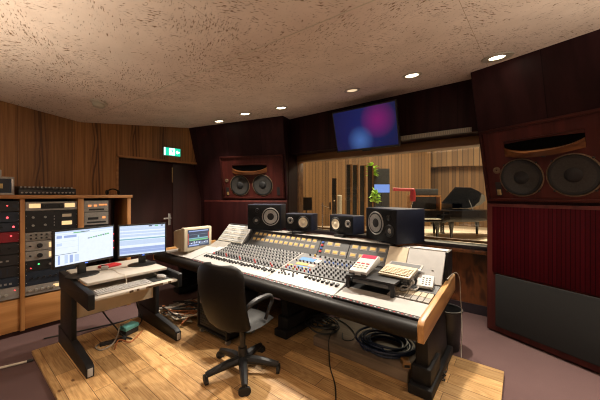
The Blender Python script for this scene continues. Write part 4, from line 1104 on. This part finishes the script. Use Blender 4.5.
def snake(cu, cv, su, sv, z, n=7):
    pts = [(cu+rnd.uniform(-su, su), cv+rnd.uniform(-sv, sv), z+rnd.uniform(0, .05)) for _ in range(n)]
    return bez(pts, 8)
cl = [('orangecable', 'orange-brown cable in the heap of cables left of the trolley'), ('greycable', 'pale grey cable in the heap left of the trolley'), ('blackcable', 'black cable in the heap left of the trolley'), ('whitecable', 'white cable in the heap left of the trolley')]
for k, (m, lab) in enumerate(cl):
    for q in range((4, 3, 4, 2)[k]):
        tag(MB().tube(snake(-3.2+.0*k, 1.83, .30, .26, FZ+.010+.010*k+.02*q, 9), .0085, 6).build('tangled_cable', m), lab, 'cable', 'cables heaped left of the trolley')
t = thing('metal_bracket_box', 'low brown junction box under the console, in the cable heap', 'junction box', (-3.22, 1.92, FZ), R(12))
B(-.16, .16, -.09, .09, 0, .10).build('body', 'orangecable', t, bevel=.006); B(-.12, .12, -.092, -.088, .03, .07).build('socket_strip', 'silver', t)
t = thing('power_adaptor', 'teal and black adaptor block with cables on the floor behind the desk', 'adaptor', (-3.28, 1.20, FZ), R(18))
B(-.05, .05, -.075, .075, .0, .07).build('body', 'black', t, bevel=.006); B(-.052, .052, -.077, .077, .05, .09).build('cap', 'teal', t, bevel=.006)
t = thing('power_strip', 'black power strip lying on the planks under the desk', 'power strip', (-3.18, 1.02, FZ), R(75))
B(-.11, .11, -.025, .025, 0, .028).build('body', 'blackplastic', t, bevel=.005)
for k in range(3): MB().cyl((-.06+.06*k, 0, .028), .016, .003, 2, 14).build('socket', 'black', t)
for (m, lab, pts) in (('blackcable', 'thick black cable sloping down behind the desk to the floor', [(-3.42, .98, .34), (-3.36, 1.02, .24), (-3.28, 1.08, .13), (-3.22, 1.12, FZ+.02), (-3.1, 1.16, FZ+.01)]),
                      ('greycable', 'pale loop of cable around the teal adaptor', [(-3.30, 1.16, .135), (-3.24, 1.10, .16), (-3.18, 1.06, .10), (-3.14, 1.0, FZ+.008), (-3.10, .90, FZ+.008), (-3.2, .88, FZ+.008), (-3.26, .96, FZ+.008)]),
                      ('orangecable', 'brown cable lying between power strip and desk foot', [(-3.2, 1.30, FZ+.008), (-3.10, 1.2, FZ+.008), (-3.05, 1.12, FZ+.008), (-3.12, 1.05, FZ+.036), (-3.02, .98, FZ+.008)]),
                      ('blackcable', 'black cable running from the adaptor up behind the desk', [(-3.30, 1.29, .06), (-3.36, 1.36, .10), (-3.40, 1.33, .25), (-3.38, 1.30, .42), (-3.36, 1.28, .58)]),
                      ('blackcable', 'long black cable along the carpet behind the desk', [(-3.9, .62, .008), (-3.8, .9, .008), (-3.72, 1.2, .008), (-3.68, 1.5, .008), (-3.7, 1.8, .008)])):
    tag(MB().tube(bez(pts, 8), .007, 6).build('loose_cable', m), lab, 'cable')
t = thing('white_cable_end', 'thick white cable lying on the carpet at the bottom left', 'cable', (0, 0, 0))
MB().tube(bez([(-3.60, .05, .012), (-3.54, .22, .012), (-3.50, .34, .012), (-3.47, .44, .012)], 8), .010, 8).build('lead', 'whitecable', t)
MB().tube([(-3.47, .44, .013), (-3.46, .48, .013)], .013, 8).build('plug', 'black', t)
rnd = random.Random(9)
tag(MB().tube(snake(-.50, 2.52, .035, .14, FZ+.008, 12), .0035, 5).build('tangled_cable', 'blackcable'), 'tangle of thin black wire right of the console foot', 'cable')
# waste bin
t = thing('waste_bin', 'round black waste bin behind the right end of the console', 'bin', (-.58, 3.06, 0))
MB().lathe([(.10, .002), (.105, .01), (.128, .385), (.122, .385), (.100, .02), (.001, .018)], 32, None, False).build('body', 'blackplastic', t)
MB().lathe([(.126, .372), (.134, .378), (.134, .392), (.124, .394), (.12, .385)], 32, None, False).build('rim', 'blackplastic', t)

# ------------------------------------------------------------------ live room contents
def grand_piano(label, loc, rz, lid):
    t = thing('grand_piano', label, 'piano', loc, rz, 'grand pianos in the studio')
    # keyboard side faces -y; length along +y
    out = [(-.75, 0), (.75, 0), (.75, .55), (.68, .9), (.5, 1.2), (.30, 1.5), (.10, 1.75), (-.15, 1.9), (-.45, 1.9), (-.68, 1.75), (-.75, 1.5)]
    mb = MB(); mb.prism(out, 2, .60, .98); mb.build('case', 'pianoblack', t, bevel=.012)
    B(-.62, .62, -.16, .02, .62, .70).build('key_bed', 'pianoblack', t, bevel=.006)
    B(-.61, .61, -.15, .0, .70, .725).build('keys', 'ivory', t)
    for x in (-.70, .70): B(x-.06, x+.06, -.18, .03, .60, .86).build('key_block', 'pianoblack', t, bevel=.01)
    for (x, y) in ((-.6, .15), (.6, .15), (-.3, 1.6)):
        lg = MB(); lg.lathe([(.035, .05), (.05, .3), (.075, .45), (.08, .60)], 12, Matrix.Translation((x, y, 0))); lg = lg.build('leg', 'pianoblack', t)
        mb = MB(); mb.cyl((x-.02, y, .035), .035, .04, 0, 12); mb.build('caster', 'brass', lg)
    mb = MB(); mb.box(-.10, .10, .1, .2, .12, .16); mb.box(-.09, -.06, .12, .18, .16, .6); mb.box(.06, .09, .12, .18, .16, .6); mb.build('pedal_lyre', 'pianoblack', t)
    if lid: B(-.40, .40, .28, .30, .98, 1.20).build('music_desk', 'pianoblack', t, bevel=.004)
    if lid:
        mb = MB(); mb.prism([(y, x) for (x, y) in [(0, .35), (1.45, .35), (1.42, .9), (1.2, 1.3), (.9, 1.7), (.6, 1.88), (.3, 1.88), (0, 1.6)]] and [(0, .35), (1.45, .35), (1.42, .9), (1.2, 1.3), (.9, 1.7), (.6, 1.88), (.3, 1.88), (0, 1.6)], 2, 0, .03,
                         Matrix.Translation((-.75, 0, .98)) @ Matrix.Rotation(-R(lid), 4, 'Y'))
        mb.build('lid', 'pianoblack', t)
        MB().tube([(.60, .9, .98), (.25, .9, .98+(.95)*math.sin(R(lid)))], .012, 6).build('lid_prop', 'pianoblack', t)
    return t
grand_piano('black grand piano with open lid at the right behind the glass', (-2.38, 10.95, 0), R(-51), 32)
grand_piano('black grand piano behind the glass, just right of the big right loudspeaker', (-2.66, 9.72, 0), R(32), 0)
t = thing('wooden_crate_frame', 'open wooden framed box standing on the left grand piano', 'wooden frame', (-2.58, 9.98, .985), R(35))
mb = MB(); mb.box(-.5, .5, -.1, .25, .46, .50); mb.box(-.5, -.46, -.1, .25, 0, .46); mb.box(.46, .5, -.1, .25, 0, .46); mb.build('frame', 'cabinet_h', t)
B(-.455, .455, .20, .22, .02, .455).build('back_board', 'greyboard', t)
B(-.42, .42, -.05, .18, .50, .72).build('black_module', 'greyboard', t, bevel=.01)
def gobo(u, v, w, h, lab):
    t = thing('acoustic_panel', lab, 'acoustic panel', (u, v, 0), R(36), 'tall acoustic panels behind the glass')
    B(-w/2, w/2, -.05, .05, .05, h).build('absorber', 'gobodark', t)
    mb = MB(); mb.box(w/2, w/2+.045, -.06, .06, 0, h+.02); mb.build('wood_edge', 'headerwood', t); B(-w/2, w/2, -.15, .15, 0, .05).build('foot', 'blackwood', t)
for k, (lab, px) in enumerate((('tall dark acoustic panel with wood edge, leftmost behind the glass', -4.50), ('tall dark acoustic panel, second from the left behind the glass', -4.33), ('tall dark acoustic panel, third from the left behind the glass', -4.12), ('tall dark acoustic panel closest to the plant', -3.90))):
    gobo(px, 8.22+.115*k, .12, 2.5-.02*k, lab)
t = thing('charcoal_screen', 'wide charcoal screen board behind the plants', 'screen board', (-3.88, 9.42, 0), R(36))
B(-.29, .29, -.03, .03, 0.06, 2.42).build('board', 'greyboard', t); B(-.29, .29, -.10, .10, 0, .06).build('foot', 'blackwood', t)
t = thing('dark_column', 'slim dark speaker column at the left of the acoustic panels', 'column speaker', (-4.88, 7.95, 0), R(36))
B(-.07, .07, -.07, .07, 0, 2.05).build('body', 'gobodark', t); B(-.02, .02, -.075, -.07, 1.3, 1.32).build('badge', 'vubright', t)
tag(MB().lathe([(.075, 0), (.075, 1.48), (.06, 1.5)], 18).build('pale_tube', 'pale', None, (-4.62, 7.85, 0)), 'pale upright tube standing in front of the acoustic panels', 'tube')
def plant(lab, u, v, h, r, n, seed):
    rn = random.Random(seed)
    t = thing('potted_plant', lab, 'plant', (u, v, 0), 0, 'green plants behind the glass')
    MB().lathe([(.12, 0), (.16, .30), (.15, .30), (.14, .27), (.001, .27)], 18, None, False).build('pot', 'greyboard', t)
    MB().tube(bez([(0, 0, .25), (.02, .01, h*.5), (-.01, 0, h)], 6), .014, 6).build('stem', 'trunk', t)
    mb = MB()
    for k in range(n):
        a = rn.uniform(0, 2*PI); e = rn.uniform(-.3, 1.2); L = rn.uniform(.6, 1)*r
        zz = h + rn.uniform(-.55, .08)*r*2
        d = Vector((math.cos(a)*math.cos(e), math.sin(a)*math.cos(e), math.sin(e))); s = d.cross(Vector((0, 0, 1))).normalized()*L*.24
        p0 = Vector((0, 0, zz)); p1 = p0+d*L*.5+Vector((0, 0, .02)); p2 = p0+d*L-Vector((0, 0, .12*L))
        vs = [mb.bm.verts.new(q) for q in (p0, p1-s, p2, p1+s)]; mb.bm.faces.new(vs)
    stuff(mb.build('leaves', 'leaf', t))
plant('bright green plant high above the acoustic panels behind the glass', -4.13, 9.16, 2.47, .31, 60, 1)
plant('lower bright green plant beside the blue tablet behind the glass', -3.39, 7.80, 1.52, .23, 50, 2)
t = thing('tablet_stand', 'blue glowing tablet on a thin stand behind the glass', 'tablet', (-3.55, 8.70, 0), R(36))
B(-.24, .24, -.015, .0, 1.58, 1.84).build('screen', 'tablet', t); B(-.25, .25, 0, .015, 1.57, 1.85).build('housing', 'black', t)
MB().cyl((0, .02, .03), .012, 1.6, 2, 8).build('pole', 'black', t); MB().cyl((0, .02, 0), .18, .03, 2, 20).build('base', 'black', t)
t = thing('red_lamp', 'red angled lamp arm on a thin stand behind the glass', 'lamp', (-2.75, 9.05, 0), R(36))
mb = MB(); mb.tube([(-.55, 0, 1.68), (.10, 0, 1.66)], .05, 8); mb.build('arm', 'red', t)
mb = MB(); mb.lathe([(.075, 1.30), (.09, 1.45), (.07, 1.68), (.03, 1.70)], 14, Matrix.Translation((.06, 0, 0))); mb.build('shade', 'red', t)
MB().tube([(.06, .0, 1.3), (-.08, 0, .9), (-.16, 0, .03)], .015, 6).build('pole', 'chrome', t); MB().cyl((-.16, 0, 0), .16, .03, 2, 20).build('base', 'chrome', t)
t = thing('music_stand', 'black music stand just behind the glass, left of the chrome stand', 'music stand', (-3.53, 4.66, 0), R(36))
MB().prism([(-.06, 1.18), (.03, 1.45), (.04, 1.45), (-.05, 1.18)], 0, -.11, .11).build('desk', 'black', t)
MB().cyl((0, 0, .03), .012, 1.25, 2, 8).build('pole', 'black', t)
mb = MB()
for k in range(3): mb.tube([(0, 0, .18), (.28*math.cos(2.1*k), .28*math.sin(2.1*k), .01)], .009, 6)
mb.build('tripod', 'black', t)
t = thing('microphone_stand', 'chrome microphone stand behind the glass between the small speakers', 'microphone stand', (-3.43, 5.10, 0), R(36))
MB().cyl((0, 0, .03), .012, 1.30, 2, 8).build('pole', 'chrome', t); MB().cyl((0, 0, 0), .15, .03, 2, 20).build('base', 'black', t)
MB().tube([(-.02, 0, 1.28), (.16, 0, 1.22), (.17, 0, 1.05)], .01, 6).build('boom', 'chrome', t)
MB().cyl((.17, 0, 1.18), .02, .16, 2, 10).build('microphone', 'black', t)

# ------------------------------------------------------------------ lights
def spot(loc, energy, size=130, blend=.6, rad=.06, col=(1, .78, .52), tilt=(0, 0, 0)):
    l = bpy.data.lights.new('spot', 'SPOT'); l.energy = energy; l.spot_size = R(size); l.spot_blend = blend; l.shadow_soft_size = rad; l.color = col
    o = bpy.data.objects.new('spot', l); COL.objects.link(o); o.location = loc; o.rotation_euler = tilt
WARM = (1, .89, .74)
for (u, v, e) in ((-3.94, 2.80, 75), (-3.264, 2.78, 220), (-2.70, 2.96, 330), (-.909, 3.03, 330), (-.186, 3.16, 110)):
    spot((u, v, zc(v)-.06), e, 112 if e > 200 else 96, .8, .045, WARM, (R(-20 if u > -3 else -4), 0, 0))
# unseen fill spots added to brighten the rack wall and the right carpet
for (u, v, e) in ((-3.1, -1.0, 55), (1.25, 2.25, 260)):
    spot((u, v, 2.48), e, 84, .7, .05, WARM)
# unseen upward spots added behind and beside the viewpoint to brighten the ceiling
for (u, v, e) in ((.9, -.9, 285), (-2.2, -1.3, 310), (1.7, 1.2, 240)):
    spot((u, v, 1.55), e, 150, .5, .12, WARM, (PI, 0, 0))
def area(loc, sx, sy, e, col, rot=(0, 0, 0)):
    l = bpy.data.lights.new('studio_area_light', 'AREA'); l.shape = 'RECTANGLE'; l.size = sx; l.size_y = sy; l.energy = e; l.color = col
    o = bpy.data.objects.new('studio_area_light', l); COL.objects.link(o); o.location = loc; o.rotation_euler = rot
spot((-1.7, 11.2, 4.6), 1700, 75, .5, .1, (1, .85, .65))  # unseen spot added to brighten the studio floor near the piano
area((-2.5, 10.5, 4.7), 4, 4, 520, (1, .80, .55))  # unseen area lights added under the ceiling to light the studio
area((-7.5, 8.0, 4.7), 2, 3, 180, (1, .78, .52))
spot((-3.75, 7.9, 4.6), 700, 40, .4, .1, (1, .95, .7), (R(-8), 0, 0))
w = bpy.data.worlds.new('world'); SC.world = w; w.use_nodes = True
bg = w.node_tree.nodes['Background']; bg.inputs[0].default_value = (1, .84, .68, 1); bg.inputs[1].default_value = .20

SC.cycles.filter_width = 1.1
SC.view_settings.view_transform = 'Standard'; SC.view_settings.look = 'None'
SC.view_settings.exposure = 0.1; SC.view_settings.gamma = 1; SC.view_settings.use_curve_mapping = False
